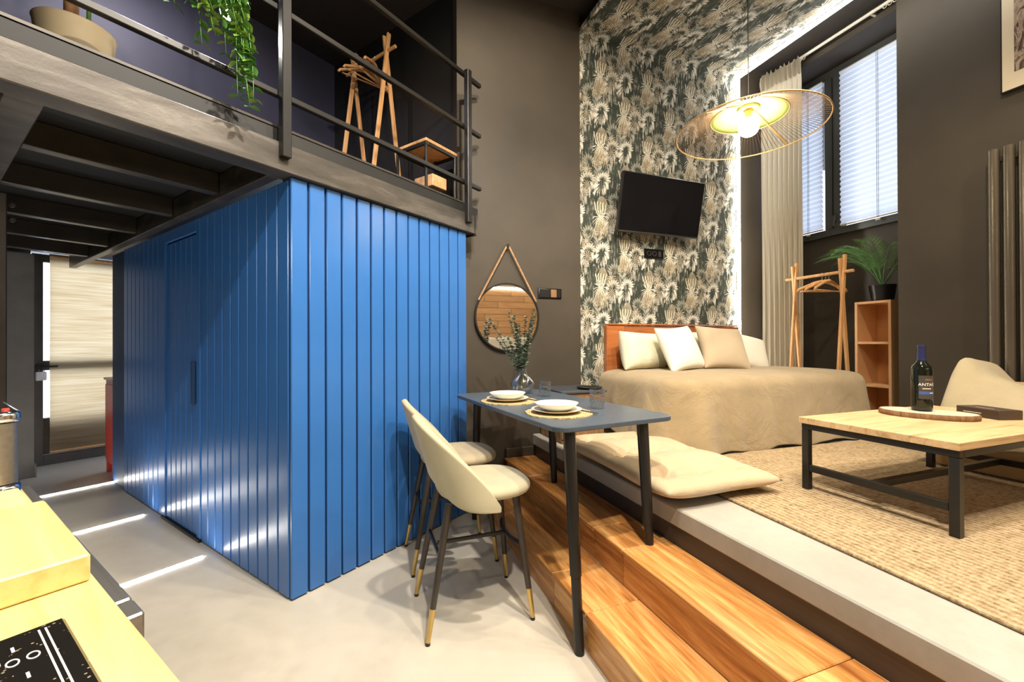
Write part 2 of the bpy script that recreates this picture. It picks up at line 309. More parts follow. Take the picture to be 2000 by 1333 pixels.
# ------------------------------------------------------------------ mesh helpers
class MB:
    def __init__(s): s.bm = bmesh.new()
    def box(s, x0, x1, y0, y1, z0, z1, bev=0, seg=1):
        bm = bmesh.new(); bmesh.ops.create_cube(bm, size=1)
        for v in bm.verts: v.co = ((x0 + x1) / 2 + v.co.x * (x1 - x0), (y0 + y1) / 2 + v.co.y * (y1 - y0), (z0 + z1) / 2 + v.co.z * (z1 - z0))
        if bev: bmesh.ops.bevel(bm, geom=bm.edges[:], offset=bev, segments=seg, affect='EDGES', profile=.5)
        return s.join(bm)
    def join(s, bm, M=None):
        if M is not None: bm.transform(M)
        me = bpy.data.meshes.new('t'); bm.to_mesh(me); s.bm.from_mesh(me); bpy.data.meshes.remove(me); bm.free(); return s
    def bar(s, p, q, w, h=None, bev=0, up=(0, 0, 1)):
        p, q = Vector(p), Vector(q); h = h or w; d = q - p; L = d.length; d.normalize(); up = Vector(up)
        if abs(d.dot(up)) > .98: up = Vector((0, 1, 0))
        x = d.cross(up).normalized(); u = x.cross(d).normalized()
        M = Matrix((x, d, u)).transposed().to_4x4(); M.translation = (p + q) / 2
        b = MB(); b.box(-w / 2, w / 2, -L / 2, L / 2, -h / 2, h / 2, bev); b.bm.transform(M); return s.join(b.bm)
    def tube(s, pts, r, seg=8, closed=False, caps=True):
        pts = [Vector(p) for p in pts]; n = len(pts); rs = r if isinstance(r, (list, tuple)) else [r] * n; rings = []; prev = None
        for i, p in enumerate(pts):
            if closed: d = pts[(i + 1) % n] - pts[i - 1]
            else: d = pts[min(i + 1, n - 1)] - pts[max(i - 1, 0)]
            d.normalize()
            if prev is None:
                a = Vector((0, 0, 1)) if abs(d.z) < .9 else Vector((1, 0, 0)); x = d.cross(a).normalized()
            else: x = (prev - d * prev.dot(d)).normalized()
            prev = x; y = d.cross(x)
            rings.append([s.bm.verts.new(p + rs[i] * (x * cos(2 * PI * k / seg) + y * sin(2 * PI * k / seg))) for k in range(seg)])
        for i in range(n if closed else n - 1):
            A, B = rings[i], rings[(i + 1) % n]
            for k in range(seg): s.bm.faces.new((A[k], A[(k + 1) % seg], B[(k + 1) % seg], B[k]))
        if caps and not closed:
            s.bm.faces.new(rings[0][::-1]); s.bm.faces.new(rings[-1])
        return s
    def cyl(s, p, q, r, r2=None, seg=16): return s.tube([p, q], [r, r if r2 is None else r2], seg)
    def lathe(s, prof, seg=32, close=False):
        R = []
        for (r, z) in prof:
            if r < 1e-6: R.append([s.bm.verts.new((0, 0, z))])
            else: R.append([s.bm.verts.new((r * cos(2 * PI * k / seg), r * sin(2 * PI * k / seg), z)) for k in range(seg)])
        P = list(zip(R, R[1:])) + ([(R[-1], R[0])] if close else [])
        for A, B in P:
            for k in range(seg):
                k2 = (k + 1) % seg
                if len(A) == 1 and len(B) == 1: continue
                if len(A) == 1: s.bm.faces.new((A[0], B[k2], B[k]))
                elif len(B) == 1: s.bm.faces.new((A[k], A[k2], B[0]))
                else: s.bm.faces.new((A[k], A[k2], B[k2], B[k]))
        return s
    def prism(s, pts, z0, z1):
        A = [s.bm.verts.new((x, y, z0)) for x, y in pts]; B = [s.bm.verts.new((x, y, z1)) for x, y in pts]; n = len(pts)
        s.bm.faces.new(A[::-1]); s.bm.faces.new(B)
        for i in range(n): s.bm.faces.new((A[i], A[(i + 1) % n], B[(i + 1) % n], B[i]))
        return s
    def grid(s, fn, nu, nv, closed_u=False):
        G = [[s.bm.verts.new(fn(i / nu, j / nv)) for j in range(nv + 1)] for i in range(nu + (0 if closed_u else 1))]
        m = len(G)
        for i in range(nu):
            for j in range(nv):
                s.bm.faces.new((G[i][j], G[(i + 1) % m][j], G[(i + 1) % m][j + 1], G[i][j + 1]))
        return s
    def mesh(s, name, mat, smooth=None):
        bmesh.ops.recalc_face_normals(s.bm, faces=s.bm.faces[:])
        me = bpy.data.meshes.new(name); s.bm.to_mesh(me); s.bm.free(); me.materials.append(MT[mat])
        if smooth:
            me.shade_smooth()
            if smooth < 180: me.set_sharp_from_angle(angle=rad(smooth))
        return me
    def obj(s, name, mat, parent=None, smooth=None, mods=(), M=None):
        return link(name, s.mesh(name, mat, smooth), parent, mods, M)
def link(name, me, parent=None, mods=(), M=None):
    o = bpy.data.objects.new(name, me); COL.objects.link(o)
    if parent is not None: o.parent = parent
    if M is not None: o.matrix_basis = M
    for m in mods:
        md = o.modifiers.new(m[0], m[0])
        for k, v in m[1].items(): setattr(md, k, v)
    return o
def tag(o, label=None, cat=None, group=None, kind=None):
    if label: o['label'] = label
    if cat: o['category'] = cat
    if group: o['group'] = group
    if kind: o['kind'] = kind
    return o
def thing(name, label, cat, fr, loc=(0, 0, 0), rz=0, group=None, kind=None):
    o = bpy.data.objects.new(name, None); COL.objects.link(o); o.empty_display_size = .05
    o.matrix_basis = FM(fr) @ Matrix.Translation(loc) @ Matrix.Rotation(rz, 4, 'Z')
    return tag(o, label, cat, group, kind)
def place(o, fr, loc=(0, 0, 0), rz=0, ex=None):
    o.matrix_basis = FM(fr) @ Matrix.Translation(loc) @ Matrix.Rotation(rz, 4, 'Z') @ (ex or Matrix()); return o
def struct(name, mb, mat, fr, label=None, parent=None, smooth=None):
    o = mb.obj(name, mat, parent, smooth)
    if parent is None: place(o, fr); o['kind'] = 'structure'; o['label'] = label
    return o
def dup(o, parent=None):
    c = o.copy(); COL.objects.link(c)
    if parent is not None: c.parent = parent
    for ch in list(o.children): dup(ch, c)
    return c
SOLID = lambda th: ('SOLIDIFY', {'thickness': th, 'offset': 0})
SUB = lambda n=2: ('SUBSURF', {'levels': n, 'render_levels': n})
SMOOTH = 40
def rrect(x0, x1, y0, y1, r, seg=6):
    out = []
    for cx, cy, a in ((x1 - r, y1 - r, 0), (x0 + r, y1 - r, PI / 2), (x0 + r, y0 + r, PI), (x1 - r, y0 + r, 1.5 * PI)):
        for k in range(seg + 1): out.append((cx + r * cos(a + PI / 2 * k / seg), cy + r * sin(a + PI / 2 * k / seg)))
    return out
def Tr(x, y, z): return Matrix.Translation((x, y, z))
def Ro(a, ax): return Matrix.Rotation(a, 4, ax)
# ================================================================== STRUCTURE
ZP = .495; YW = 3.21; CEIL = 4.10
struct('floor', MB().box(-8, 7, -5, 7, -.06, 0), 'microcement', 'W', 'smooth pale grey microcement floor')
struct('ceiling', MB().box(-8, 7, -5, 7, CEIL, CEIL + .1), 'ceiling_dark', 'W', 'dark painted ceiling high above')
# raised platform with black kick strip
pf = struct('floor_platform', MB().box(1.35, 4.55, -2.2, 3.27, .41, ZP, .006), 'concrete', 'R', 'raised pale concrete platform under the bed and rug')
struct('kick_board', MB().box(1.357, 1.40, -2.2, 3.21, .31, .41), 'kick', 'R', parent=pf)
# two wooden steps, each tread and riser in boards
st = thing('stairs', 'two long warm wooden steps up to the concrete platform', None, 'R', kind='structure')
def run(name, segs, f):
    for a, b in zip(segs, segs[1:]): f(a + .0012, b - .0012).obj(name, 'stair_wood', st)
ys1 = [-2.2, -.75, .30, 1.49, 1.80, 2.55, 3.20]; ys2 = [-2.2, -.2, .82, 1.60, 1.84, 2.70, 3.20]
run('riser', ys1, lambda a, b: MB().box(.862, .885, a, b, 0, .143))
run('tread', ys1, lambda a, b: MB().box(.852, 1.108, a, b, .145, .165, .003))
run('riser', ys2, lambda a, b: MB().box(1.108, 1.13, a, b, .165, .303))
run('tread', ys2, lambda a, b: MB().box(1.098, 1.355, a, b, .305, .325, .003))
# walls
struct('wall_back', MB().box(.72, 1.8, YW, 3.45, 0, CEIL), 'dark_wall', 'R', 'dark brown wall behind the round mirror')
struct('wall_alcove', MB().box(1.8, 4.56, 3.27, 3.45, ZP, CEIL), 'dark_wall', 'R', 'dark wall strip beside the wallpaper and curtain')
struct('wall_right', MB().box(3.95, 4.56, -2.2, 2.05, ZP, CEIL), 'dark_wall', 'R', 'dark brown wall carrying the radiator and the picture')
struct('wall_window', MB().box(4.5, 4.6, 2.05, 3.27, ZP, 2.31), 'dark_wall', 'R', 'dark wall below the window')
struct('wall_lintel', MB().box(4.15, 4.6, 2.05, 3.27, 3.976, CEIL), 'dark_wall', 'R', 'dark lintel above the window')
struct('wall_front', MB().box(-3, 4.6, -2.4, -2.2, 0, CEIL), 'dark_wall', 'R', 'dark wall behind the camera, seen in the mirror')
struct('wall_kitchen', MB().box(-6.6, 2.6, -.8, -.62, 0, CEIL), 'dark_wall', 'B', 'dark wall behind the kitchen counter')
struct('wall_mezzanine_side', MB().box(-4.1, -2.17, 2.52, 2.7, 2.2, CEIL), 'black_wall', 'B', 'black wall at the end of the mezzanine')
struct('wall_mezzanine_back', MB().box(-4.1, -3.95, -.7, 2.6, 2.28, CEIL), 'navy_wall', 'B', 'dark bluish wall behind the mezzanine railing')
struct('wall_entrance', MB().box(-6.6, -6.45, -.7, .735, 0, 2.3).box(-6.6, -6.45, 1.66, 2.7, 0, 2.3).box(-6.6, -6.45, .735, 1.66, 2.2, 2.3), 'jamb_grey', 'B', 'wall around the glazed entrance door')
wp_ = struct('wall_passage', MB().box(-6.45, -5.95, -.62, .70, 0, 2.1), 'jamb_grey', 'B', 'grey wall panel left of the entrance door')
struct('baseboard_passage', MB().box(-6.44, -5.94, .70, .715, 0, .12), 'jamb_grey', 'B', 'grey skirting beside the entrance door')
bb = struct('baseboard_back', MB().box(1.108, 1.352, 3.185, YW, .325, .40, .004), 'kick', 'R', 'dark skirting at the end of the upper step')
# wallpaper on wall and ceiling (u, v in metres)
def paper(name, mb, uvf, label):
    o = struct(name, mb, 'wallpaper', 'R', label); me = o.data; L = me.uv_layers.new(name='UVMap')
    for p in me.polygons:
        for li in p.loop_indices: L.data[li].uv = uvf(me.vertices[me.loops[li].vertex_index].co)
paper('wall_wallpaper', MB().box(1.8, 3.575, YW, 3.27, ZP, 3.93), lambda c: (c.x, c.z), 'wall papered with cream palms on dark green')
paper('ceiling_wallpaper', MB().box(1.8, 3.575, -2.2, 3.27, 3.93, 3.97), lambda c: (c.x, 3.93 + YW - c.y), 'ceiling strip papered with cream palms')
o = place(MB().box(3.575, 3.598, 3.175, 3.20, ZP + .1, 3.92).obj('light_strip', 'led_cool'), 'R'); tag(o, 'vertical white light strip along the right edge of the wallpaper', 'light strip')
o = place(MB().box(3.575, 3.598, -2.1, 3.17, 3.893, 3.92).obj('light_strip', 'led_cool'), 'R'); tag(o, 'white light strip along the edge of the papered ceiling', 'light strip')
# blue boarded cubicle
NB = 14; YE = 2.36; bw = (YE - 1.063) / NB
wr = struct('wall_cubicle_right', MB().box(-2.12, -2.052, 1.07, YE, .005, 2.06), 'blue_groove', 'B', 'blue boarded cubicle wall behind the bar stools')
me = MB().box(-.009, .009, -bw / 2 + .0055, bw / 2 - .0055, 0, 2.05, .004).mesh('board', 'blue_paint')
for i in range(NB): link('board', me, wr, M=Tr(-2.044 + random.uniform(-.001, .001), 1.063 + bw * (i + .5), .008))
LX0, LX1, DX0, DX1 = -4.745, -2.053, -3.80, -3.12
wl = struct('wall_cubicle_left', MB().box(LX0, LX1, 1.085, 1.15, .005, 2.06), 'blue_groove', 'B', 'blue boarded cubicle wall facing the kitchen')
def boards(parent, x0, x1, n, z0, z1, y):
    w = (x1 - x0) / n; me = MB().box(-w / 2 + .0055, w / 2 - .0055, -.009, .009, 0, z1 - z0, .004).mesh('board', 'blue_paint')
    for i in range(n): link('board', me, parent, M=Tr(x0 + w * (i + .5), y, z0))
MB().box(-2.6, -2.18, 2.3, 2.515, .005, 2.06).obj('end_return', 'blue_groove', wr)
boards(wl, LX0, DX0, 9, .008, 2.05, 1.074); boards(wl, DX1, LX1 - .004, 10, .008, 2.05, 1.074)
MB().box(-5.2, LX0, 1.09, 2.5, 0, 2.06).obj('far_return', 'blue_groove', wl)
dr = thing('door_1', 'flush blue boarded door in the cubicle wall', None, 'B', kind='structure')
boards(dr, DX0 + .06, DX1 - .06, 6, .02, 1.955, 1.077)
for a in ((DX0 + .002, DX0 + .057, .02, 2.045), (DX1 - .057, DX1 - .002, .02, 2.045), (DX0 + .06, DX1 - .06, 1.965, 2.045)):
    MB().box(a[0], a[1], 1.06, 1.082, a[2], a[3], .003).obj('door_frame', 'blue_paint', dr)
h = MB().box(-3.225, -3.195, 1.045, 1.066, .86, 1.14, .006).obj('handle', 'blue_groove', dr); h['label'] = 'dark blue flush pull handle'
MB().box(DX0, DX1, 1.052, 1.075, .0, .018).obj('threshold', 'black_steel', dr)
# glazed entrance door, its handle
d2 = thing('door_2', 'dark framed glazed entrance door behind a bamboo shade', None, 'B', kind='structure')
for a in ((.74, .82, 0, 2.18), (1.57, 1.65, 0, 2.18), (.82, 1.57, 0, .10), (.82, 1.57, 2.1, 2.18), (.82, 1.57, .98, 1.08)):
    MB().box(-6.5, -6.44, a[0], a[1], a[2], a[3], .003).obj('door_rail', 'door_grey', d2)
MB().box(-6.475, -6.47, .82, 1.57, .10, 2.1).obj('glass_pane', 'window_glass', d2)
hd = MB().cyl((-6.45, .79, 1.02), (-6.39, .79, 1.02), .025).obj('door_handle', 'black_plastic', d2, SMOOTH)
MB().box(-6.405, -6.385, .785, .92, 1.01, 1.03, .006).obj('lever', 'black_plastic', hd)
for a in ((1.1, 1.115, 1.08, 2.1), (1.3, 1.315, 1.08, 2.1), (1.1, 1.115, .45, .98), (1.3, 1.315, .45, .98)):
    MB().box(-6.54, -6.52, a[0], a[1], a[2], a[3]).obj('glazing_bar', 'door_grey', d2)
MB().box(-6.56, -6.5, .82, 1.57, .10, .48).obj('lower_panel', 'door_grey', d2)
# window: dark frame, two casements
w1 = thing('window_1', 'tall dark framed double casement window with daylight behind', None, 'R', kind='structure')
for a in ((2.05, 3.27, 2.31, 2.38), (2.05, 3.27, 3.89, 3.976), (2.775, 2.93, 2.38, 3.89), (2.05, 2.12, 2.38, 3.89), (3.22, 3.27, 2.38, 3.89)):
    MB().box(4.46, 4.54, a[0], a[1], a[2], a[3], .004).obj('frame_bar', 'window_frame', w1)
for a in ((2.12, 2.775), (2.93, 3.22)): MB().box(4.515, 4.52, a[0], a[1], 2.38, 3.89).obj('pane', 'window_glass', w1)
MB().box(4.448, 4.458, 2.845, 2.851, 2.38, 3.89).obj('seam', 'black_steel', w1)
hh = MB().box(4.44, 4.458, 2.815, 2.835, 2.44, 2.53, .004).obj('handle', 'dark_steel', w1)
MB().bar((4.43, 2.825, 2.50), (4.42, 2.825, 2.39), .014, .018, .003).obj('lever', 'dark_steel', hh)
# mezzanine: front beam, cross beams, joists, deck, column
mz = thing('mezzanine', 'dark steel mezzanine with joists over the kitchen passage', None, 'B', kind='structure')
MB().box(-2.12, -2.005, -.62, 2.42, 2.06, 2.195, .004).obj('front_beam', 'beam_steel', mz)
MB().box(-2.09, -2.05, -.62, 2.40, 2.196, 2.272).obj('edge_angle', 'black_wall', mz)
MB().box(-6.45, -2.06, -.62, 2.52, 2.2, 2.28).obj('deck', 'black_wall', mz)
MB().box(-2.075, -2.055, -.62, 2.38, 2.281, 2.292).obj('deck_edge', 'dark_steel', mz)
MB().box(-2.13, -2.0, 2.422, 2.44, 2.05, 2.20).obj('end_plate', 'beam_steel', mz)
MB().box(-6.4, -2.125, 1.0, 1.055, 2.062, 2.195, .004).obj('cross_beam', 'beam_steel', mz)
MB().box(-3.62, -2.125, .18, .275, 2.062, 2.195, .004).obj('cross_beam', 'beam_steel', mz)
MB().box(-6.4, -3.62, .18, .24, 2.10, 2.195, .004).obj('cross_beam', 'dark_steel', mz)
for x in (-2.70, -3.40, -4.15, -4.90, -5.6): MB().box(x - .03, x + .03, .245 if x < -3.6 else .28, .998, 2.085, 2.2, .003).obj('joist', 'dark_steel', mz)
MB().box(-3.62, -3.50, .18, .315, 0, 2.06, .004).obj('column', 'dark_steel', mz)
for z in (1.92, 2.0):
    MB().cyl((-3.51, .33, z), (-3.49, .335, z), .012, seg=6).obj('bolt', 'beam_steel', mz)
# railing
rl = thing('mezzanine_railing', 'black steel railing along the mezzanine edge', 'railing', 'B')
for z in (2.425, 2.83, 3.215): MB().box(-2.045, -2.015, -.62, 2.515, z - .014, z + .014, .003).obj('rail', 'black_steel', rl)
for y in (.13, 1.018, 2.33): MB().box(-2.012, -1.972, y - .022, y + .022, 2.12, 3.23, .003).obj('post', 'black_steel', rl)
# wood-tiled half wall behind the camera and the white cabinet before it (both show in the round mirror)
tw = struct('wall_cladding', MB().box(1.6, 3.94, -2.2, -2.19, ZP, 2.40), 'box_brown', 'R', 'wood-look tiled wall seen in the round mirror')
for r in range(14):
    x = 1.6 - (r % 3) * .3; z = ZP + .01 + r * .135
    while x < 3.94:
        a, b = max(x, 1.6), min(x + .9, 3.94)
        if b - a > .02: MB().box(a + .003, b - .003, -2.19, -2.175, z, z + .129, .002).obj('tile', 'tile_wood', tw)
        x += .9
o = place(MB().box(1.6, 3.94, -2.19, -2.16, 2.405, 2.43).obj('light_strip', 'led_cool'), 'R'); tag(o, 'light strip along the top of the tiled wall in the mirror', 'light strip')
# ================================================================== DINING
TZ = .90
tb = thing('dining_table', 'slate blue high table with black legs standing astride the wooden steps', 'table', 'T')
MB().prism(rrect(.922, 1.588, 1.445, 2.76, .07), TZ - .022, TZ).obj('table_top', 'table_top_blue', tb, mods=[('BEVEL', {'width': .004, 'segments': 2, 'limit_method': 'ANGLE'})])
for (bx, by, bz), (tx, ty) in (((.989, 1.40, 0), (1.0, 1.485)), ((1.417, 1.455, .325), (1.405, 1.483)), ((1.481, 2.375, .325), (1.475, 2.40)), ((1.083, 2.80, 0), (1.06, 2.68))):
    L = TZ - .022 - bz; j = .66 if bz == 0 else .83
    P = lambda f: (tx + (bx - tx) * f, ty + (by - ty) * f, TZ - .022 - L * f)
    lg = MB().cyl(P(0), P(j), .0265, .0235, 20).obj('leg', 'black_steel', tb, SMOOTH)
    MB().cyl(P(j), P(1), .0205, .0200, 20).obj('leg_extension', 'black_steel', lg, SMOOTH)
def bar_stool(name, label, x, y, velvet, group):
    t = thing(name, label, 'stool', 'R', (x, y, 0), 0, group)
    def seat(u, v):      # u around, v profile
        a = 2 * PI * u; ex = .78
        cx = math.copysign(abs(cos(a)) ** ex, cos(a)) * .222; cy = math.copysign(abs(sin(a)) ** ex, sin(a)) * .215
        k = [(0, .60), (.55, .606), (.85, .603), (.97, .592), (1.0, .575), (.97, .553), (.85, .545), (0, .545)]
        i = min(int(round(v * 7)), 7); return (.052 + cx * k[i][0], cy * k[i][0], k[i][1] + .012)
    MB().grid(seat, 36, 7, True).obj('seat', velvet, t, 180, [SUB(1)])
    amax = rad(100)
    def back(u, v):
        a = (u * 2 - 1) * amax; c = abs(a) / amax
        top = .545 + .385 * (1 - c ** 1.5)
        bot = .530 + .11 * math.exp(-(a / rad(34)) ** 2)
        z = bot + (top - bot) * v
        rx = .185 + .115 * (z - .53) / .40; ry = .236 - .05 * (max(0, z - .56) / .36) ** 1.3
        return (.035 - cos(a) * rx, sin(a) * ry, z)
    MB().grid(back, 40, 14).obj('backrest', velvet, t, 180, [('SOLIDIFY', {'thickness': .034, 'offset': 0}), SUB(1)])
    for sx, sy in ((-1, -1), (1, -1), (1, 1), (-1, 1)):
        b = Vector((sx * .235, sy * .182, .012)); tp = Vector((sx * .155 + .02, sy * .125, .55)); q = b + (tp - b) * .235
        lg = MB().cyl(tp, q, .0175, .0130, 16).obj('leg', 'dark_steel', t, SMOOTH)
        MB().cyl(q, b, .0132, .0100, 16).obj('brass_tip', 'brass', lg, SMOOTH)
        MB().cyl(b, (b.x, b.y, 0), .0105, .0105, 12).obj('foot_pad', 'black_plastic', lg, SMOOTH)
    f = (.33 - .012) / (.55 - .012); X = .235 + (.155 - .235) * f; Y = .182 + (.125 - .182) * f; dx = .02 * f
    MB().bar((-X + dx, -Y, .33), (-X + dx, Y, .33), .013, .020, .003).obj('stretcher', 'black_steel', t)
    MB().tube([(X + dx - .02 * (1 - ((k - 6) / 6) ** 2) * 1.6, -Y + 2 * Y * k / 12, .33) for k in range(13)], .009, 8).obj('footrest', 'black_steel', t, SMOOTH)
    MB().bar((-X + dx, 0, .33), (X + dx - .03, 0, .33), .013, .018, .003).obj('stretcher', 'black_steel', t)
    return t
bar_stool('bar_stool', 'cream velvet bar stool with brass leg tips, nearer the camera', .50, 1.94, 'stool_velvet', 'bar stools at the high table')
bar_stool('bar_stool', 'greyish beige velvet bar stool with brass leg tips, nearer the cubicle wall', .505, 2.48, 'stool_velvet_brown', 'bar stools at the high table')
# place settings on the table (R frame positions)
def setting(px, py, which, rot):
    z = TZ
    def ring(n, R, jit): return [(R * cos(2 * PI * k / n) * (1 + random.uniform(-jit, jit)), R * sin(2 * PI * k / n) * (1 + random.uniform(-jit, jit))) for k in range(n)]
    o = place(MB().prism(ring(72, .165, .035), 0, .006).obj('placemat', 'seagrass'), 'R', (px, py, z), rot)
    tag(o, 'round fringed straw placemat ' + which, 'placemat', 'straw placemats')
    o = place(MB().lathe([(0, 0), (.075, 0), (.085, .006), (.122, .016), (.124, .019), (.085, .012), (.07, .008), (0, .008)], 48).obj('plate', 'porcelain', smooth=60), 'R', (px - .01, py, z + .0065), 0)
    tag(o, 'white dinner plate ' + which, 'plate', 'dinner plates')
    o = place(MB().lathe([(0, .0), (.055, 0), (.085, .018), (.105, .036), (.107, .039), (.102, .038), (.08, .022), (.05, .008), (0, .007)], 48).obj('bowl', 'porcelain', smooth=60), 'R', (px - .01, py, z + .0150), 0)
    tag(o, 'shallow white bowl ' + which, 'bowl', 'soup bowls')
    fk = thing('fork', 'steel fork ' + which, 'fork', 'R', (px + .130, py - .03, z + .0075), rad(14), 'forks')
    MB().box(-.005, .005, -.09, .03, 0, .003, .001).obj('handle', 'dark_steel', fk)
    MB().box(-.010, .010, .03, .055, 0, .003, .001).obj('fork_head', 'dark_steel', fk)
    for k in range(4): MB().box(-.010 + k * .0055, -.0075 + k * .0055, .055, .095, 0, .003).obj('tine', 'dark_steel', fk)
setting(.925, 1.875, 'beside the nearer tumbler', 0)
setting(.84, 2.36, 'in front of the glass vase', 1)
for (gx, gy, la) in ((1.185, 1.94, 'chunky glass tumbler standing nearer the table corner'), (1.135, 2.50, 'chunky glass tumbler standing beside the vase')):
    o = place(MB().lathe([(0, 0), (.036, 0), (.039, .006), (.042, .10), (.0385, .10), (.035, .014), (0, .012)], 40).obj('tumbler', 'tumbler_glass', smooth=50), 'R', (gx, gy, TZ + .0005)); tag(o, la, 'glass', 'glass tumblers')
vz = thing('vase', 'round clear glass vase at the back of the high table', 'vase', 'R', (1.06, 2.70, TZ + .001))
MB().lathe([(0, 0), (.045, 0), (.078, .03), (.086, .065), (.072, .10), (.035, .128), (.030, .15), (.040, .17), (.037, .17), (.026, .15), (.031, .127), (.068, .098), (.082, .065), (.074, .032), (.043, .005), (0, .005)], 40).obj('body', 'vase_glass', vz, 60)
bq = thing('eucalyptus_bouquet', 'bunch of greyish eucalyptus stems in the glass vase', 'bouquet', 'R', (1.06, 2.70, TZ + .001))
leafm = MB().grid(lambda u, v: ((v * .030), (u - .5) * .027 * sin(PI * min(1, v * .9 + .1)) * 1.6, .004 * sin(PI * v)), 2, 4).mesh('leaf', 'leaf_euca', 180)
for k in range(15):
    a = random.uniform(0, 2 * PI); sp_ = random.uniform(.03, .17) if k > 3 else random.uniform(.12, .26); H = random.uniform(.33, .56) * (1 - sp_)
    if k < 5: a = PI + random.uniform(-.5, .5)
    top = Vector((cos(a) * sp_, sin(a) * sp_ * .8, .10 + H)); pts = []
    for i in range(9):
        f = i / 8; pts.append(Vector((top.x * f ** 1.5, top.y * f ** 1.5, .03 + (top.z - .03) * f)))
    sm = MB().tube(pts, [.0022 * (1 - .5 * i / 8) for i in range(9)], 5).obj('stem', 'stem_brown', bq, 180)
    for i in range(18):
        f = .34 + .66 * i / 17; q = pts[int(min(f * 8, 7.99))].lerp(pts[min(int(f * 8) + 1, 8)], f * 8 % 1)
        for sd in (0, PI):
            link('leaf', leafm, sm, M=Matrix.Translation(q) @ Euler((0, -random.uniform(.2, .9), i * 1.3 + sd + random.uniform(-.3, .3))).to_matrix().to_4x4() @ Matrix.Scale(1.1 - .5 * f + random.uniform(-.1, .1), 4))
# mirror, switch
mr = thing('round_mirror', 'round mirror hung from a brown strap on the dark wall', 'mirror', 'R', (1.125, YW, 1.455))
RX = Ro(PI / 2, 'X')
MB().lathe([(.262, 0), (.275, 0), (.275, .025), (.262, .025)], 72, True).obj('frame', 'black_steel', mr, SMOOTH, M=Tr(0, -.002, 0) @ RX)
MB().lathe([(0, .002), (.264, .002), (.264, .017), (0, .017)], 72).obj('glass', 'mirror_glass', mr, SMOOTH, M=Tr(0, -.002, 0) @ RX)
for s in (-1, 1): MB().bar((s * .245, -.030, .13), (s * .006, -.030, .575), .014, .005, .001, up=(0, 1, 0)).obj('strap', 'rope', mr)
MB().cyl((0, -.001, .575), (0, -.045, .575), .012).obj('peg', 'black_steel', mr, SMOOTH)
sw = thing('light_switch', 'black double switch plate on the dark wall beside the mirror', 'switch', 'R', (1.505, YW, 1.66))
MB().box(-.108, .108, -.012, -.001, -.042, .042, .004).obj('plate', 'black_gloss', sw)
MB().box(-.095, -.005, -.017, -.0125, -.033, .033, .002).obj('rocker', 'black_plastic', sw)
MB().box(.005, .06, -.017, -.0125, -.033, .033, .002).obj('socket_insert', 'stand_wood', sw)
MB().box(.064, .095, -.017, -.0125, -.033, .033, .002).obj('rocker', 'black_plastic', sw)
# ================================================================== WALLPAPER WALL: television, sockets
tv = thing('television', 'flat black television tilted forward on the papered wall', 'television', 'R', (2.535, 3.055, 2.455))
TM = Ro(rad(11), 'X')
MB().box(-.440, .440, -.012, .030, -.250, .250, .006).obj('casing', 'black_plastic', tv, M=TM)
MB().box(-.428, .428, -.0145, -.0125, -.232, .240).obj('screen', 'black_gloss', tv, M=TM)
MB().box(-.437, .437, -.017, -.0125, -.249, -.236, .002).obj('lower_bezel', 'dark_steel', tv, M=TM)
MB().box(-.022, .022, -.019, -.0172, -.246, -.239).obj('badge', 'chrome', tv, M=TM)
MB().box(-.12, .12, .03, .06, -.12, .12, .004).box(-.03, .03, .06, .15, -.03, .03).obj('wall_bracket', 'black_steel', tv)
so = thing('socket_plate', 'black socket plate on the wallpaper under the television', 'socket', 'R', (2.565, YW, 2.065))
MB().box(-.108, .108, -.012, -.001, -.045, .045, .004).obj('plate', 'black_gloss', so)
for x in (-.06, 0): MB().lathe([(.018, 0), (.024, 0), (.024, .006), (.018, .006)], 24, True).obj('outlet_ring', 'dark_steel', so, SMOOTH, M=Tr(x, -.012, 0) @ RX)
MB().box(.045, .075, -.016, -.0125, -.025, .025, .002).obj('data_port', 'dark_steel', so)
# ================================================================== BED
bd = thing('bed', 'wooden bed with a plain headboard against the palm wallpaper', 'bed', 'R')
hb = MB().box(2.02, 2.20, 3.145, 3.195, .50, 1.40, .005).obj('headboard_post', 'headboard_wood', bd)
MB().box(2.202, 3.54, 3.150, 3.190, .70, 1.395, .004).obj('headboard', 'headboard_wood', bd)
MB().box(2.03, 3.53, 3.135, 3.199, 1.400, 1.412, .003).obj('headboard_cap', 'headboard_wood', bd)
MB().box(2.22, 3.84, 2.30, 2.33, .66, .78, .004).obj('side_rail', 'table_wood', bd)
MB().box(2.20, 2.235, 2.335, 3.145, .66, .78, .004).obj('end_rail', 'table_wood', bd)
MB().box(2.237, 3.84, 2.335, 3.145, .70, .77).obj('slats', 'table_wood', bd)
for x, y in ((2.24, 2.34), (2.24, 3.08), (3.78, 2.34), (3.78, 3.08)): MB().box(x - .03, x + .03, y - .03, y + .03, ZP, .70, .003).obj('leg', 'table_wood', bd)
MB().box(2.20, 3.86, 2.29, 3.13, .785, .985, .05, 3).obj('mattress', 'pillow_white', bd, SMOOTH)
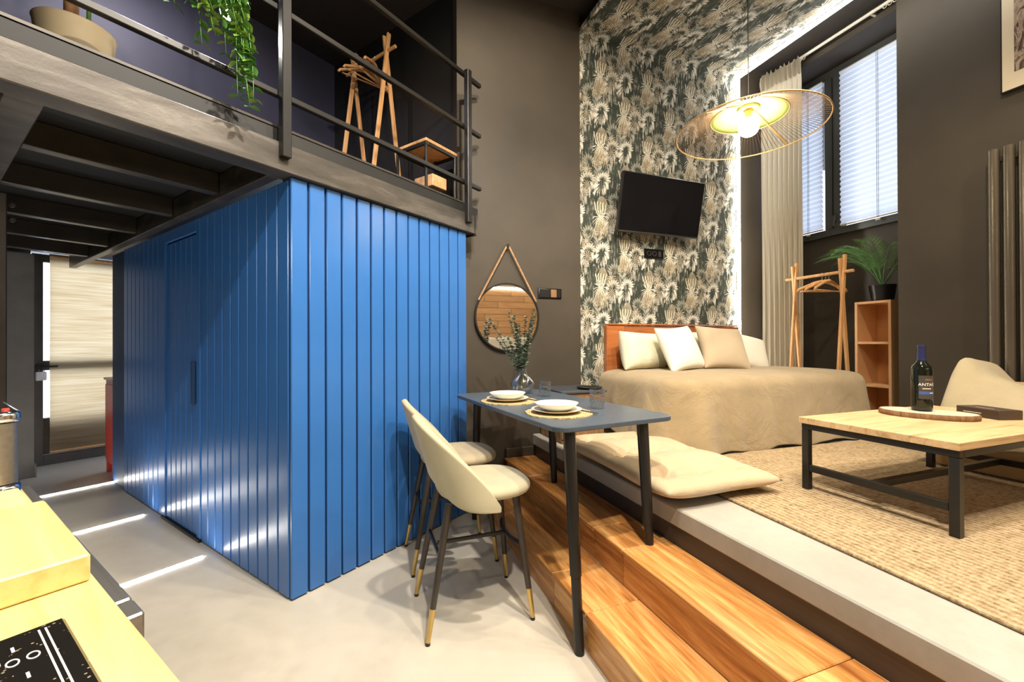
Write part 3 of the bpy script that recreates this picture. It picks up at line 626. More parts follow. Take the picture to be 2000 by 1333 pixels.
def spread():
    X0, X1, Y0, Y1, r = 1.99, 3.86, 2.235, 3.115, .17
    path = [((X0, Y1 - (Y1 - Y0 - r) * k / 30), (-1, 0)) for k in range(30)]
    path += [((X0 + r - r * cos(a), Y0 + r - r * sin(a)), (-cos(a), -sin(a))) for a in [PI / 2 * k / 10 for k in range(10)]]
    path += [((X0 + r + (X1 - X0 - 2 * r) * k / 60, Y0), (0, -1)) for k in range(60)]
    path += [((X1 - r + r * sin(a), Y0 + r - r * cos(a)), (sin(a), -cos(a))) for a in [PI / 2 * k / 10 for k in range(10)]]
    path += [((X1 - .15 * k / 30, Y0 + r + (Y1 - Y0 - r) * k / 30), (1, 0)) for k in range(31)]
    n = len(path); mb = MB(); rows = []; top = 1.02; NV = 26
    for i, ((x, y), (nx, ny)) in enumerate(path):
        u = i / (n - 1); row = []
        corner = math.exp(-((i - 33) / 7) ** 2); cornr = math.exp(-((i - 105) / 7) ** 2)
        left = max(0, 1 - i / 28)
        hem = .512 + .12 * left ** 1.5 - .006 * corner + .012 * sin(i * .31)
        ix, iy = min(max(x, X0 + .3), X1 - .3), Y1
        for j in range(NV + 1):
            v = j / NV
            if v < .3:
                f = v / .3; px = ix + (x - ix) * f; py = iy + (y - iy) * f
                d = .02 * sin(px * 9 + py * 5) * .35
                pz = top + d * .5 - .020 * f ** 3
                row.append(mb.bm.verts.new((px, min(py, Y1), pz)))
            else:
                f = (v - .3) / .7; off = .075 * min(1, f * 5) ** .5 if f < .2 else .075
                a = min(1, f / .14) * PI / 2
                off = .065 * sin(a); dz = .065 * (1 - cos(a))
                if f > .14: dz = .065 + (top - .02 - .065 - hem) * (f - .14) / .86
                g = max(0, f - .1)
                fold = g * (.020 * sin(i * .55 + 1.3 * sin(i * .13)) + .012 * sin(i * 1.13 + 2)) * (.35 + 1.8 * corner + .8 * cornr + .35 * left)
                off += fold + g * (.05 + .10 * corner + .02 * cornr)
                if nx > .5: off *= .4
                row.append(mb.bm.verts.new((x + nx * off, min(y + ny * off, 3.125), top - .02 - dz)))
        rows.append(row)
    for i in range(n - 1):
        for j in range(NV): mb.bm.faces.new((rows[i][j], rows[i + 1][j], rows[i + 1][j + 1], rows[i][j + 1]))
    o = place(mb.obj('bedspread', 'bedspread', smooth=180, mods=[SOLID(.006), SUB(1)]), 'R'); tag(o, 'beige linen bedspread hanging over the bed to the rug', 'bedspread')
spread()
def pillow(name, label, w, h, th, mat, loc, tilt, rz, group, pinch=.10, roll=0):
    def f(side):
        def g(u, v):
            x, y = u * 2 - 1, v * 2 - 1
            t_ = max(0, (1 - abs(x) ** 3.0)) ** .55 * max(0, (1 - abs(y) ** 3.0)) ** .55
            k = 1 - pinch * (1 - abs(y) ** 2) * abs(x) ** 2; l = 1 - pinch * (1 - abs(x) ** 2) * abs(y) ** 2
            wr = .05 * sin(7 * x + 3 * y) * sin(5 * y - 2 * x) * (1 - t_) * t_
            return (x * w / 2 * k, side * (t_ + wr) * th / 2, y * h / 2 * l)
        return g
    mb = MB().grid(f(1), 22, 22).grid(f(-1), 22, 22)
    bmesh.ops.remove_doubles(mb.bm, verts=mb.bm.verts[:], dist=.0006)
    o = mb.obj(name, mat, smooth=180, mods=[SUB(1)])
    place(o, 'R', loc, rz, Ro(-tilt, 'X') @ Ro(roll, 'Y')); return tag(o, label, 'pillow', group)
pillow('pillow', 'pale cream bed pillow at the left end of the headboard', .60, .34, .20, 'pillow_cream', (2.31, 3.03, 1.172), rad(12), rad(18), 'bed pillows', .05, rad(2))
pillow('pillow', 'white bed pillow half hidden behind the beige cushion', .52, .34, .14, 'pillow_cream', (2.80, 3.055, 1.185), rad(16), 0, 'bed pillows', .05)
pillow('cushion', 'square white cushion leaning on the cream pillow', .45, .42, .15, 'pillow_white', (2.53, 2.83, 1.195), rad(24), rad(10), 'square cushions', .10, rad(-4))
pillow('cushion', 'square beige linen cushion between the white ones', .45, .43, .15, 'pillow_beige', (2.96, 2.80, 1.195), rad(28), rad(-10), 'square cushions', .10, rad(5))
pillow('pillow', 'white pillow at the right end beside the beige cushion', .52, .36, .16, 'pillow_white', (3.33, 2.93, 1.165), rad(28), rad(-6), 'bed pillows', .05, rad(14))
# nightstand with a dark top, black tray
ns = thing('nightstand', 'brown wooden nightstand with a dark top between table and bed', 'nightstand', 'R', (1.41, 2.80, ZP))
MB().box(0, .36, 0, .38, 0, .37, .004).obj('body', 'stand_wood', ns)
MB().box(-.01, .38, -.015, .395, .372, .392, .004).obj('top', 'stand_top', ns)
for k in range(5): MB().box(-.004, -.0005, .01 + k * .075, .08 + k * .075, .01, .36, .001).obj('slat', 'stand_wood', ns)
o = place(MB().lathe([(0, 0), (.085, 0), (.10, .012), (.10, .016), (.08, .008), (0, .006)], 40).obj('tray', 'black_plastic', smooth=50), 'R', (1.69, 2.88, ZP + .393)); tag(o, 'small round black tray on the nightstand edge', 'tray')
# ================================================================== PLATFORM FLOOR: rug, futon cushion
def rug():
    o = MB().box(0, 2.25, -2.1, 1.35, 0, .012, .004).obj('rug', 'jute'); place(o, 'R', (1.61, .83, ZP + .0005), rad(-3.0)); tag(o, 'large braided natural jute rug on the platform', 'rug')
rug()
def futon():
    w, d = .66, 1.12
    tu = [(.18, .16), (.5, .16), (.82, .16), (.18, .5), (.5, .5), (.82, .5), (.18, .84), (.5, .84), (.82, .84)]
    def f(side):
        def g(u, v):
            x, y = u * 2 - 1, v * 2 - 1
            t_ = max(0, (1 - abs(x) ** 5)) ** .5 * max(0, (1 - abs(y) ** 6)) ** .5
            dip = 0; cr = 0
            for a, b in tu:
                du, dv = (u - a) * w, (v - b) * d; r = math.hypot(du, dv); dip += math.exp(-(r / .034) ** 2) * .046 + math.exp(-(r / .12) ** 2) * .030
                cr += math.exp(-((r - .05) / .05) ** 2) * .007 * sin(7 * math.atan2(dv, du) + 40 * a)
            z = .066 + side * t_ * .064
            if side > 0: z -= (dip - cr) * t_
            X = (u - .5) * w * (1 + .02 * sin(v * 9)); Y = (v - .5) * d * (1 + .015 * sin(u * 7))
            z = max(z, .002)
            if X < -.22 and side < 0: pass
            return (X, Y, z)
        return g
    mb = MB().grid(f(1), 44, 60).grid(f(-1), 44, 60)
    bmesh.ops.remove_doubles(mb.bm, verts=mb.bm.verts[:], dist=.0006)
    t = thing('floor_cushion', 'cream tufted futon cushion lying over the platform edge', 'cushion', 'R', (1.625, 2.05, ZP + .014), rad(-2))
    mb.obj('pad', 'futon', t, 180)
    bm_ = MB().lathe([(0, .006), (.006, .004), (.008, 0)], 12).mesh('tuft_button', 'futon', 180)
    for a, b in tu: link('tuft_button', bm_, t, M=Tr((a - .5) * w, (b - .5) * d, .056))
futon()
# ================================================================== COFFEE TABLE and things on it
CZ = .868
ct = thing('coffee_table', 'low coffee table with pale rough wood top and black steel frame', 'table', 'R')
for k in range(4): MB().box(2.10, 3.20, .905 + k * .1525, .905 + (k + 1) * .1525 - .0006, .838, CZ, .0015).obj('plank', 'table_wood', ct)
X0, X1, Y0, Y1 = 2.125, 3.165, .925, 1.49; g = .026
for x, y in ((X0, Y0), (X0, Y1), (X1, Y0), (X1, Y1)): MB().box(x - g / 2 - .003, x + g / 2 + .003, y - g / 2 - .003, y + g / 2 + .003, ZP + .0130, .808, .002).obj('leg', 'black_steel', ct)
for a in ((X0 - .016, X0 + .016, Y0 - .016, Y1 + .016), (X1 - .016, X1 + .016, Y0 - .016, Y1 + .016), (X0 + .017, X1 - .017, Y0 - .016, Y0 + .016), (X0 + .017, X1 - .017, Y1 - .016, Y1 + .016)):
    MB().box(*a, .809, .837, .002).obj('top_rail', 'black_steel', ct)
for x in (X0, X1): MB().box(x - g / 2, x + g / 2, Y0 + .017, Y1 - .017, .60, .632, .002).obj('stretcher', 'black_steel', ct)
MB().box(X0 + .014, X1 - .014, 1.195, 1.221, .60, .632, .002).obj('stretcher', 'black_steel', ct)
sl = thing('wood_slab', 'oval wood slice with bark edge under the wine bottle', 'tray', 'R', (2.70, 1.285, CZ + .0005), rad(-66))
ol = [(.185 * cos(a) * (1 + .03 * sin(3 * a)), .125 * sin(a) * (1 + .03 * cos(2 * a))) for a in [2 * PI * k / 64 for k in range(64)]]
MB().prism([(x * .965, y * .965) for x, y in ol], 0, .0262).obj('slice', 'slab_wood', sl)
mb = MB()
for i in range(64):
    j = (i + 1) % 64
    r1 = 1 + .012 * random.random()
bk = MB().grid(lambda u, v: (lambda a, k: (ol[int(round(u * 64)) % 64][0] * k, ol[int(round(u * 64)) % 64][1] * k, [.0, .006, .020, .0265, .0265][int(round(v * 4))]))(0, [.97, 1.0 + .012 * sin(u * 180), 1.0 + .012 * sin(u * 210 + 1), .985, .966][int(round(v * 4))]), 64, 4, True)
bk.obj('bark', 'bark', sl, 60)
BT = (2.70, 1.305, CZ + .028)
bo = thing('wine_bottle', 'dark wine bottle with blue capsule on the wood slice', 'bottle', 'R', BT)
MB().lathe([(0, .004), (.030, 0), (.040, .004), (.0415, .02), (.0415, .205), (.038, .225), (.022, .245), (.0165, .258), (.0150, .262), (0, .262)], 48).obj('body', 'bottle_glass', bo, 50)
MB().lathe([(0, .334), (.0155, .334), (.0165, .330), (.0165, .322), (.0155, .318), (.0172, .262), (.0185, .255), (.0172, .255), (0, .263)], 40).obj('capsule', 'capsule_blue', bo, 50)
CAMDIR = math.atan2(-(FM('R') @ Vector(BT)).y, -(FM('R') @ Vector(BT)).x) - FR['R']      # label turned a little right of the viewer
LA = CAMDIR + rad(42)
def wrapped(name, mat, a0, a1, z0, z1, r, parent):
    return MB().grid(lambda u, v: (r * cos(LA + a0 + (a1 - a0) * u), r * sin(LA + a0 + (a1 - a0) * u), z0 + (z1 - z0) * v), 20, 1).obj(name, mat, parent, 180)
lb = wrapped('label', 'label_dark', -rad(58), rad(58), .062, .180, .0419, bo)
wrapped('stripe', 'blue_ink', -rad(57), rad(57), .086, .100, .0421, lb)
wrapped('fine_line', 'print_paper', -rad(38), rad(10), .112, .117, .0421, lb)
wrapped('fine_line', 'white_ink', rad(2), rad(30), .0915, .0945, .0423, lb)
def text_mesh(name, body, size, mat):
    cu = bpy.data.curves.new(name, 'FONT'); cu.body = body; cu.size = size; cu.align_x = 'CENTER'; cu.resolution_u = 3
    o = bpy.data.objects.new(name, cu); COL.objects.link(o); dg = bpy.context.evaluated_depsgraph_get()
    me = bpy.data.meshes.new_from_object(o.evaluated_get(dg)); bpy.data.objects.remove(o); bpy.data.curves.remove(cu)
    me.materials.clear(); me.materials.append(MT[mat]); return me
for body, size, z, off, mat in (('ANTAÑO', .0205, .128, 0, 'white_ink'), ('PAGOS', .0105, .156, 0, 'orange_ink')):
    me = text_mesh('lettering', body, size, mat)
    for v in me.vertices: v.co = (.0423 * cos(LA + v.co.x / .0423), .0423 * sin(LA + v.co.x / .0423), z + v.co.y)
    link('lettering', me, lb)
bx_ = thing('box', 'flat dark brown cardboard box on the coffee table behind the bottle', 'box', 'R', (2.97, 1.17, CZ + .0005), rad(-18))
MB().box(-.06, .06, -.095, .095, 0, .045, .002).obj('carton', 'box_brown', bx_)
MB().box(-.0612, -.0606, -.02, .06, .020, .0225).obj('print_line', 'white_ink', bx_)
MB().box(-.03, -.027, -.05, .03, .0452, .0456).obj('print_line', 'white_ink', bx_)
# ================================================================== SOFA and throw
sf = thing('sofa', 'low beige sofa against the dark wall under a cream throw', 'sofa', 'R')
MB().box(3.25, 3.82, -1.5, 1.52, ZP + .0130, .70, .03, 2).obj('base', 'sofa', sf, SMOOTH)
MB().box(3.27, 3.65, -1.4, 1.38, .705, .845, .04, 3).obj('seat_cushion', 'sofa', sf, SMOOTH)
MB().box(3.62, 3.81, -1.4, 1.42, .85, 1.0, .05, 3).obj('back_cushion', 'sofa', sf, SMOOTH)
MB().box(3.40, 3.80, 1.40, 1.52, .705, .83, .04, 3).obj('armrest', 'sofa', sf, SMOOTH)
def throw_():
    # draped cloth with a peak over the armrest corner, sloping down along the sofa
    def g(u, v):
        y = 1.60 - 1.9 * u; x = 3.25 + .57 * v
        pk = math.exp(-((y - 1.49) / .085) ** 2)
        ridge = .965 + .13 * pk + .06 * math.exp(-((y - 1.46) / .2) ** 2) - .03 * max(0, (1.3 - y)) - .10 * max(0, v - .55)
        f = v
        fall = max(0, 1 - f / .42)
        z = ridge * (1 - fall ** 1.6) + (.66 if y < 1.5 else .60) * fall ** 1.6
        z += (.022 * sin(y * 13 + f * 7) * (1 - abs(f - .5)) * .5 + .010 * abs(sin(y * 9 + f * 4)) - .01 + .006 * sin(y * 29 - f * 11)) * (1 - .8 * pk)
        if y > 1.51: k = (y - 1.51) / .09; z = z - (z - .58) * min(1, k) ** .8 * .95
        x += .012 * sin(y * 13 + 2) * (1 - f) - .02 * fall
        return (x, y, max(z, .56))
    o = place(MB().grid(g, 70, 26).obj('throw_blanket', 'throw', smooth=180, mods=[SOLID(.006), SUB(1)]), 'R'); tag(o, 'cream linen throw heaped over the sofa behind the coffee table', 'blanket')
throw_()
# ================================================================== WINDOW SIDE
def blind(y0, y1, label):
    t = thing('pleated_blind', label, 'blind', 'R', group='pleated window blinds')
    n = 60; z0, z1 = 2.395, 3.885
    MB().grid(lambda u, v: (4.430 + (.022 if int(round(v * n)) % 2 else 0), y0 + (y1 - y0) * u, z0 + (z1 - z0) * v), 1, n).obj('pleats', 'blind_white', t)
    MB().box(4.430, 4.452, y0, y1, z0 - .014, z0 - .001, .002).obj('bottom_rail', 'rail_white', t)
    MB().box(4.430, 4.452, y0, y1, z1 + .001, z1 + .012, .002).obj('top_rail', 'rail_white', t)
    ym = (y0 + y1) / 2
    for dy in (-.006, .006): MB().cyl((4.428, ym + dy, z0 - .02), (4.428, ym + dy, z1), .0018, seg=6).obj('cord', 'dark_steel', t)
    MB().box(4.422, 4.434, ym - .02, ym + .02, z0 - .045, z0 - .025, .004).obj('cord_cleat', 'rail_white', t)
blind(2.125, 2.770, 'pleated white blind on the right hand casement')
blind(2.935, 3.215, 'pleated white blind on the casement beside the curtain')
cr = thing('curtain_rail', 'white curtain rail along the lintel above the window', 'curtain rail', 'R')
MB().cyl((4.07, 2.06, 4.025), (4.07, 3.25, 4.025), .014, seg=12).obj('rail', 'rail_white', cr, SMOOTH)
for y in (2.3, 3.1): MB().box(4.065, 4.149, y - .01, y + .01, 4.02, 4.04, .002).obj('bracket', 'rail_white', cr)
gm = MB().tube([(0, .013 * cos(a), .013 * sin(a)) for a in [2 * PI * k / 12 for k in range(12)]], .003, 6, True).mesh('glider', 'rail_white', 180)
for k in range(5): link('glider', gm, cr, M=Tr(4.07, 2.86 + k * .035, 4.005))
for k in range(3): link('glider', gm, cr, M=Tr(4.07, 2.12 + k * .035, 4.005))
def curtain():
    t = thing('curtain', 'natural linen curtain gathered to the left of the window', 'curtain', 'R')
    nz = 40; nu = 150
    def g(u, v):
        z = ZP + .02 + (3.99 - ZP - .02) * v
        y = 3.235 - .36 * u - .0 * v; x = 3.965 + .10 * u ** .7
        a = .032 * (1 - .25 * v)
        ph = u * 2 * PI * 8
        x += a * sin(ph + .4 * sin(v * 5)); y += .012 * cos(ph * 1.0 + v * 2)
        if v > .93: x += -.015 * (v - .93) / .07 * (1 + sin(ph * 2.0)); z += .012 * sin(ph * 1.5)
        return (x, y, z)
    MB().grid(g, nu, nz).obj('cloth', 'curtain_cloth', t, 180)
    def h(u, v):
        y = 3.225 - .36 * u; ph = u * 2 * PI * 9
        x = 3.955 + .10 * u ** .7 + .03 * sin(ph + 1) - .02
        return (x - .018 * sin(PI * v), y + .012 * cos(ph), 3.86 + .15 * v + .014 * sin(ph * 1.3) * v)
    MB().grid(h, nu, 8).obj('ruffle_heading', 'curtain_cloth', t, 180)
curtain()
# clothes racks: two A frames and a rod
def rack(label, fr, loc, rz, L, H, sp, off):
    t = thing('clothes_rack', label, 'clothes rack', fr, loc, rz, 'wooden clothes racks')
    for y in (-off, off):
        for s in (-1, 1):
            MB().bar((s * sp, y + s * .011, 0), (-s * .014, y + s * .011, H - (.03 if s > 0 else 0)), .034, .020, .003, up=(0, 1, 0)).obj('leg', 'rack_wood', t)
    MB().cyl((0, -L / 2, H * .90), (0, L / 2, H * .90), .014, seg=16).obj('rod', 'rack_wood', t, SMOOTH)
    return t
def hanger(label, fr, loc, rz, group):
    t = thing('coat_hanger', label, 'hanger', fr, loc, rz, group)
    pts = [(-.225, -.115), (-.21, -.095), (-.065, -.035), (0, -.022), (.065, -.035), (.21, -.095), (.225, -.115)]
    for (a, b) in zip(pts, pts[1:]): pass
    MB().tube([(x, 0, z) for x, z in pts], [.010, .012, .013, .015, .013, .012, .010], 8).obj('shoulder', 'rack_wood', t, 180)
    MB().cyl((-.195, 0, -.113), (.195, 0, -.113), .006, seg=8).obj('trouser_bar', 'rack_wood', t, SMOOTH)
    MB().tube([(0, 0, -.01)] + [(.018 * sin(a), 0, .035 - .018 * cos(a)) for a in [PI * k / 8 for k in range(0, 13)]], .0018, 6).obj('hook', 'chrome', t, 180)
rack('light wooden A-frame clothes rack beside the window', 'R', (3.96, 2.67, ZP + .001), 0, .60, 1.51, .12, .213)
for k, (y, r) in enumerate(((2.57, .12), (2.60, -.12), (2.63, -.36))):
    hanger(('wooden coat hanger turned furthest left on the window rack', 'wooden coat hanger in the middle on the window rack', 'wooden coat hanger turned furthest right on the window rack')[k], 'R', (3.96, y, ZP + 1.359 - .0375 + .001), r, 'hangers on the window rack')
# shelf unit with a palm
su = thing('shelf_unit', 'narrow light wooden shelf unit beside the dark wall', 'shelf', 'R', (4.15, 2.205, ZP + .001))
SH = 1.10; SW = .272
for y in (0, SW - .02): MB().box(0, .28, y, y + .02, 0, SH).obj('side_panel', 'shelf_edge', su)
for z in (0, .36, .73, SH - .02): MB().box(.002, .27, .021, SW - .021, z, z + .02).obj('shelf_board', 'shelf_edge', su)
MB().box(.271, .28, .021, SW - .021, .0, SH).obj('back_panel', 'shelf_wood', su)
pp = thing('potted_palm', 'small green palm in a black pot on the shelf unit', 'plant', 'R', (4.29, 2.34, ZP + SH + .002))
MB().lathe([(0, 0), (.075, 0), (.095, .13), (.095, .14), (.085, .14), (.08, .12), (0, .12)], 32).obj('pot', 'black_plastic', pp, SMOOTH)
def cl(p): return Vector((max(-.34, min(.195, p.x)), max(-.275, p.y), p.z))
for k in range(13):
    a = 2 * PI * k / 13 + random.uniform(-.2, .2)
    if cos(a) > .4: a = a + PI * .6
    L = random.uniform(.52, .74); el = random.uniform(1.0, 1.45); N = 16; pts = []
    for i in range(N + 1):
        f = i / N; rr = L * (f * cos(el) + .38 * f ** 2.4); zz = .12 + L * (f * sin(el) * 1.0 - .40 * f ** 3.2)
        pts.append(Vector((max(-.30, min(.12, cos(a) * rr * .7)), max(-.24, sin(a) * rr), zz)))
    mb = MB().tube(pts, [.005 * (1 - .8 * i / N) for i in range(N + 1)], 5)
    for i in range(4, N + 1):
        p = pts[i]; d = (pts[i] - pts[i - 1]).normalized(); sd = d.cross(Vector((0, 0, 1)))
        if sd.length < .1: sd = Vector((1, 0, 0))
        sd.normalize(); f = i / N; ll = .13 * (1 - abs(f - .55) * 1.2) + .02
        for h2 in (0, .5):
            for s in (-1, 1):
                q = cl(p + d * h2 * L / N); tip = q + (sd * s * .62 + d * .8 - Vector((0, 0, .22))).normalized() * ll; tip = cl(tip); m = q.lerp(tip, .45); n_ = d * .0042
                vs_ = [mb.bm.verts.new(c) for c in (q, m + n_, tip, m - n_)]; mb.bm.faces.new(vs_)
    mb.obj('frond', 'leaf_palm', pp, 180)
# radiator, picture
rd = thing('radiator', 'tall bronze tubular radiator on the dark wall', 'radiator', 'R', (3.885, 0, 0))
for k in range(6):
    y = 1.495 - k * .068
    MB().tube([(0, y, .80), (0, y, 2.49)], .027, 20).obj('column', 'radiator', rd, SMOOTH, M=Matrix.Diagonal((.7, 1, 1, 1)) if False else None)
for z in (.86, 2.43): MB().box(.022, .048, 1.12, 1.515, z - .02, z + .02, .004).obj('manifold', 'radiator', rd)
for y in (1.45, 1.2): MB().cyl((.045, y, 2.43), (.064, y, 2.43), .012).obj('wall_bracket', 'chrome', rd, SMOOTH)
pc = thing('picture', 'framed print with a wide cream mount high on the right wall', 'picture', 'R', (3.948, 1.475, 2.85))
MB().box(-.028, 0, -.62, 0, 0, .95, .002).obj('frame', 'black_plastic', pc)
MB().box(-.030, -.0285, -.612, -.008, .008, .942).obj('mount', 'print_paper', pc)
MB().box(-.0315, -.0305, -.55, -.062, .11, .84).obj('print', 'print_art', pc)
# ================================================================== PENDANT LAMP
pl = thing('pendant_lamp', 'wide wire hat pendant lamp with a glowing globe bulb', 'lamp', 'W', (1.413, 2.5, 2.508))
RR = .40; SG = .20; ri = .155
MB().tube([(RR * cos(a), RR * sin(a), 0) for a in [2 * PI * k / 96 for k in range(96)]], .0042, 8, True).obj('rim', 'gold_wire', pl, 180)
MB().tube([(.205 * cos(a), .205 * sin(a), .082) for a in [2 * PI * k / 72 for k in range(72)]], .003, 6, True).obj('inner_ring', 'gold_wire', pl, 180)
MB().lathe([(.045, .138), (.10, .125), (.16, .102), (.205, .082)], 72).obj('felt_shade', 'lamp_felt', pl, 180, [SOLID(.0015)])
wm = MB().tube([(.05, 0, .140), (.10, 0, .127), (.205, 0, .084), (.30, 0, .042), (RR, 0, .001)], .0015, 4).mesh('wire', 'dark_wire', 180)
for k in range(110): link('wire', wm, pl, M=Ro(2 * PI * k / 110, 'Z'))
for s in (0, 1): MB().bar((.05, 0, .137), (RR - .004, 0, .004), .010, .006, .001).obj('cross_bar', 'gold_wire', pl, M=Ro(rad(208) + s * PI, 'Z'))
MB().lathe([(.028, .120), (.058, .120), (.058, .145), (.028, .145)], 32, True).obj('hub', 'brass', pl, SMOOTH)
MB().cyl((0, 0, .072), (0, 0, .15), .018, seg=20).obj('lamp_holder', 'brass', pl, SMOOTH)
MB().box(-.029, .029, -.004, .004, .128, .138).obj('hub_bar', 'brass', pl)
MB().cyl((0, 0, .15), (0, 0, 1.421), .0028, seg=8).obj('cable', 'black_plastic', pl, SMOOTH)
bm = bmesh.new(); bmesh.ops.create_uvsphere(bm, u_segments=32, v_segments=20, radius=.056); b_ = MB(); b_.join(bm, Tr(0, 0, .020)); b_.obj('bulb', 'bulb', pl, 180)
# ================================================================== MEZZANINE things
DZ = 2.281
pt = thing('floor_plant', 'potted tree in a beige tub at the mezzanine edge', 'plant', 'B', (-2.27, .372, DZ))
MB().lathe([(0, 0), (.093, 0), (.114, .158), (.116, .163), (.104, .163), (.10, .14), (0, .14)], 48).obj('tub', 'pot_beige', pt, SMOOTH)
MB().lathe([(0, .146), (.10, .142)], 32).obj('soil', 'soil', pt)
MB().tube([(-.01, -.01, .13), (-.012, -.01, .5), (.0, -.02, .9), (.01, 0, 1.3)], [.022, .02, .018, .014], 12).obj('trunk', 'trunk', pt, 180)
MB().tube([(.03, .03, .13), (.035, .03, .6), (.04, .05, 1.0)], [.007, .006, .004], 8).obj('trunk', 'leaf_green', pt, 180)
for k in range(8):
    a = k * .8; MB().grid(lambda u, v: (cos(a) * .4 * v + (u - .5) * .12 * sin(PI * v) * -sin(a), sin(a) * .4 * v + (u - .5) * .12 * sin(PI * v) * cos(a), 1.25 + .1 * (k % 3) + .2 * v - .35 * v * v), 4, 8).obj('leaf', 'leaf_green', pt, 180)
vn = thing('trailing_plant', 'bright green trailing plant hanging over the mezzanine railing', 'plant', 'B', (-1.985, .715, 3.245))
vn_pot = MB().box(-.06, .02, -.34, .16, -.016, .10, .01).obj('planter', 'black_plastic', vn)
def leafmesh(mat): return MB().grid(lambda u, v: (v * .056, (u - .5) * .030 * sin(PI * (.06 + .9 * v)) * 1.25, .005 * sin(PI * v) + .004 * abs(u - .5)), 2, 5).mesh('leaf', mat, 180)
lms = [leafmesh('leaf_green'), leafmesh('leaf_lime')]
VS = []
for k in range(22): VS.append((random.uniform(-.33, .05), random.uniform(.60, .84), random.uniform(-.03, .05)))
for k in range(9): VS.append((random.uniform(.0, .07), random.uniform(.78, 1.02), random.uniform(0, .04)))
for k, (dy, L, dx) in enumerate(VS):
    n = max(6, int(L / .045)); pts = []
    for i in range(n + 1):
        f = i / n; pts.append(Vector((dx + .05 * f + .012 * sin(f * 7 + k), dy * (1 - .35 * f) + (.075 * f if L > .6 else 0) + .012 * sin(f * 5 + 2 * k), .02 - L * f)))
    sm = MB().tube(pts, .0016, 5).obj('vine', 'leaf_green', vn, 180)
    for i in range(1, n + 1):
        if pts[i].z > -.34: continue
        for sd in (0, 1):
            M_ = Matrix.Translation(pts[i]) @ Euler((random.uniform(-.5, .5), random.uniform(.2, 1.1), random.uniform(0, 6.3) if L < .62 else (PI / 2 if sd else -PI / 2) + random.uniform(-.8, .8))).to_matrix().to_4x4() @ Matrix.Scale(random.uniform(.75, 1.15) * (1 - .35 * i / n if L > .6 else 1), 4)
            link('leaf', lms[random.random() < .35], sm, M=M_)
# small spotlight behind the trailing plant
sp2 = thing('spotlight', 'small bright spotlight glowing behind the trailing plant', 'spotlight', 'B', (-2.30, .90, 2.93))
MB().lathe([(.018, 0), (.036, .0), (.036, .09), (.02, .10), (0, .10)], 24).obj('housing', 'black_plastic', sp2, SMOOTH, M=Ro(rad(180), 'X') @ Tr(0, 0, -.05))
MB().cyl((0, 0, .05), (0, 0, 4.10 - 2.93), .006, seg=10).obj('stem', 'black_plastic', sp2, SMOOTH)
bm = bmesh.new(); bmesh.ops.create_uvsphere(bm, u_segments=20, v_segments=12, radius=.034); b_ = MB(); b_.join(bm, Tr(0, 0, -.06)); b_.obj('lens', 'led_spot', sp2, 180)
rack('wooden A-frame clothes rack standing on the mezzanine', 'B', (-3.05, 2.28, DZ), PI / 2, .66, 1.545, .19, .22)
for k, (x, r) in enumerate(((-2.98, .55), (-3.03, .25), (-3.08, -.05), (-3.12, -.25))):
    hanger(('wooden coat hanger on the mezzanine rack nearest the railing', 'second wooden coat hanger on the mezzanine rack from the railing', 'third wooden coat hanger on the mezzanine rack from the railing', 'wooden coat hanger on the mezzanine rack furthest from the railing')[k], 'B', (x, 2.28, DZ + 1.3905 - .0365 + .001), PI / 2 + r, 'hangers on the mezzanine rack')
ms = thing('side_table', 'small wooden topped side table with black frame on the mezzanine', 'table', 'B', (-2.37, 2.28, DZ))
MB().box(-.16, .17, -.165, .165, .415, .438, .003).obj('top', 'rack_wood', ms)
for x in (-.15, .155):
    for y in (-.15, .15): MB().box(x - .009, x + .009, y - .009, y + .009, 0, .394, .002).obj('leg', 'black_steel', ms)
for a in ((-.159, .164, -.159, -.141), (-.159, .164, .141, .159), (-.159, -.141, -.14, .14), (.146, .164, -.14, .14)): MB().box(*a, .3945, .4145, .002).obj('frame_bar', 'black_steel', ms)
MB().box(-.10, .10, -.03, .12, .15, .24, .004).obj('lower_box', 'tile_wood', ms)
for y in (-.01, .10): MB().box(-.01, .01, y - .006, y + .006, .2405, .394).obj('hanger_strap', 'black_steel', ms)
# ================================================================== FLOOR LIGHTS, ENTRANCE
for x, la in ((-2.90, 'floor light strip nearest the camera before the blue door'), (-3.96, 'middle floor light strip across the kitchen passage'), (-5.14, 'furthest floor light strip near the entrance door')):
    o = place(MB().box(x - .012, x + .012, .18, 1.0 if x > -4.5 else 1.13, .0005, .004).obj('floor_light', 'led_floor'), 'B'); tag(o, la, 'light strip', 'floor light strips')
bs = thing('bamboo_shade', 'woven bamboo roller shade over the entrance door glass', 'shade', 'B')
MB().grid(lambda u, v: (-6.40 + .004 * sin(v * 9), .86 + .70 * u, .14 + 2.0 * v), 4, 30).obj('weave', 'bamboo_weave', bs, 180)
MB().cyl((-6.40, .86, .135), (-6.40, 1.56, .135), .012).obj('bottom_rod', 'rack_wood', bs, SMOOTH)
MB().cyl((-6.41, .86, 2.165), (-6.41, 1.56, 2.165), .022).obj('roll', 'rack_wood', bs, SMOOTH)
kt = thing('key_safe', 'pale combination padlock hanging from the entrance door handle', 'padlock', 'B', (-6.395, .80, .88))
MB().box(-.02, .02, -.04, .04, 0, .09, .008).obj('body', 'paper_tag', kt)
MB().tube([(0, .02 * cos(a), .09 + .045 * sin(a)) for a in [PI * k / 10 for k in range(11)]], .004, 8).obj('shackle', 'dark_steel', kt, 180)
rc = thing('red_cabinet', 'narrow red cabinet peeking out behind the blue cubicle', 'cabinet', 'B', (-5.62, 1.13, 0))
MB().box(0, .40, 0, .36, .10, .90, .004).obj('body', 'red_paint', rc)
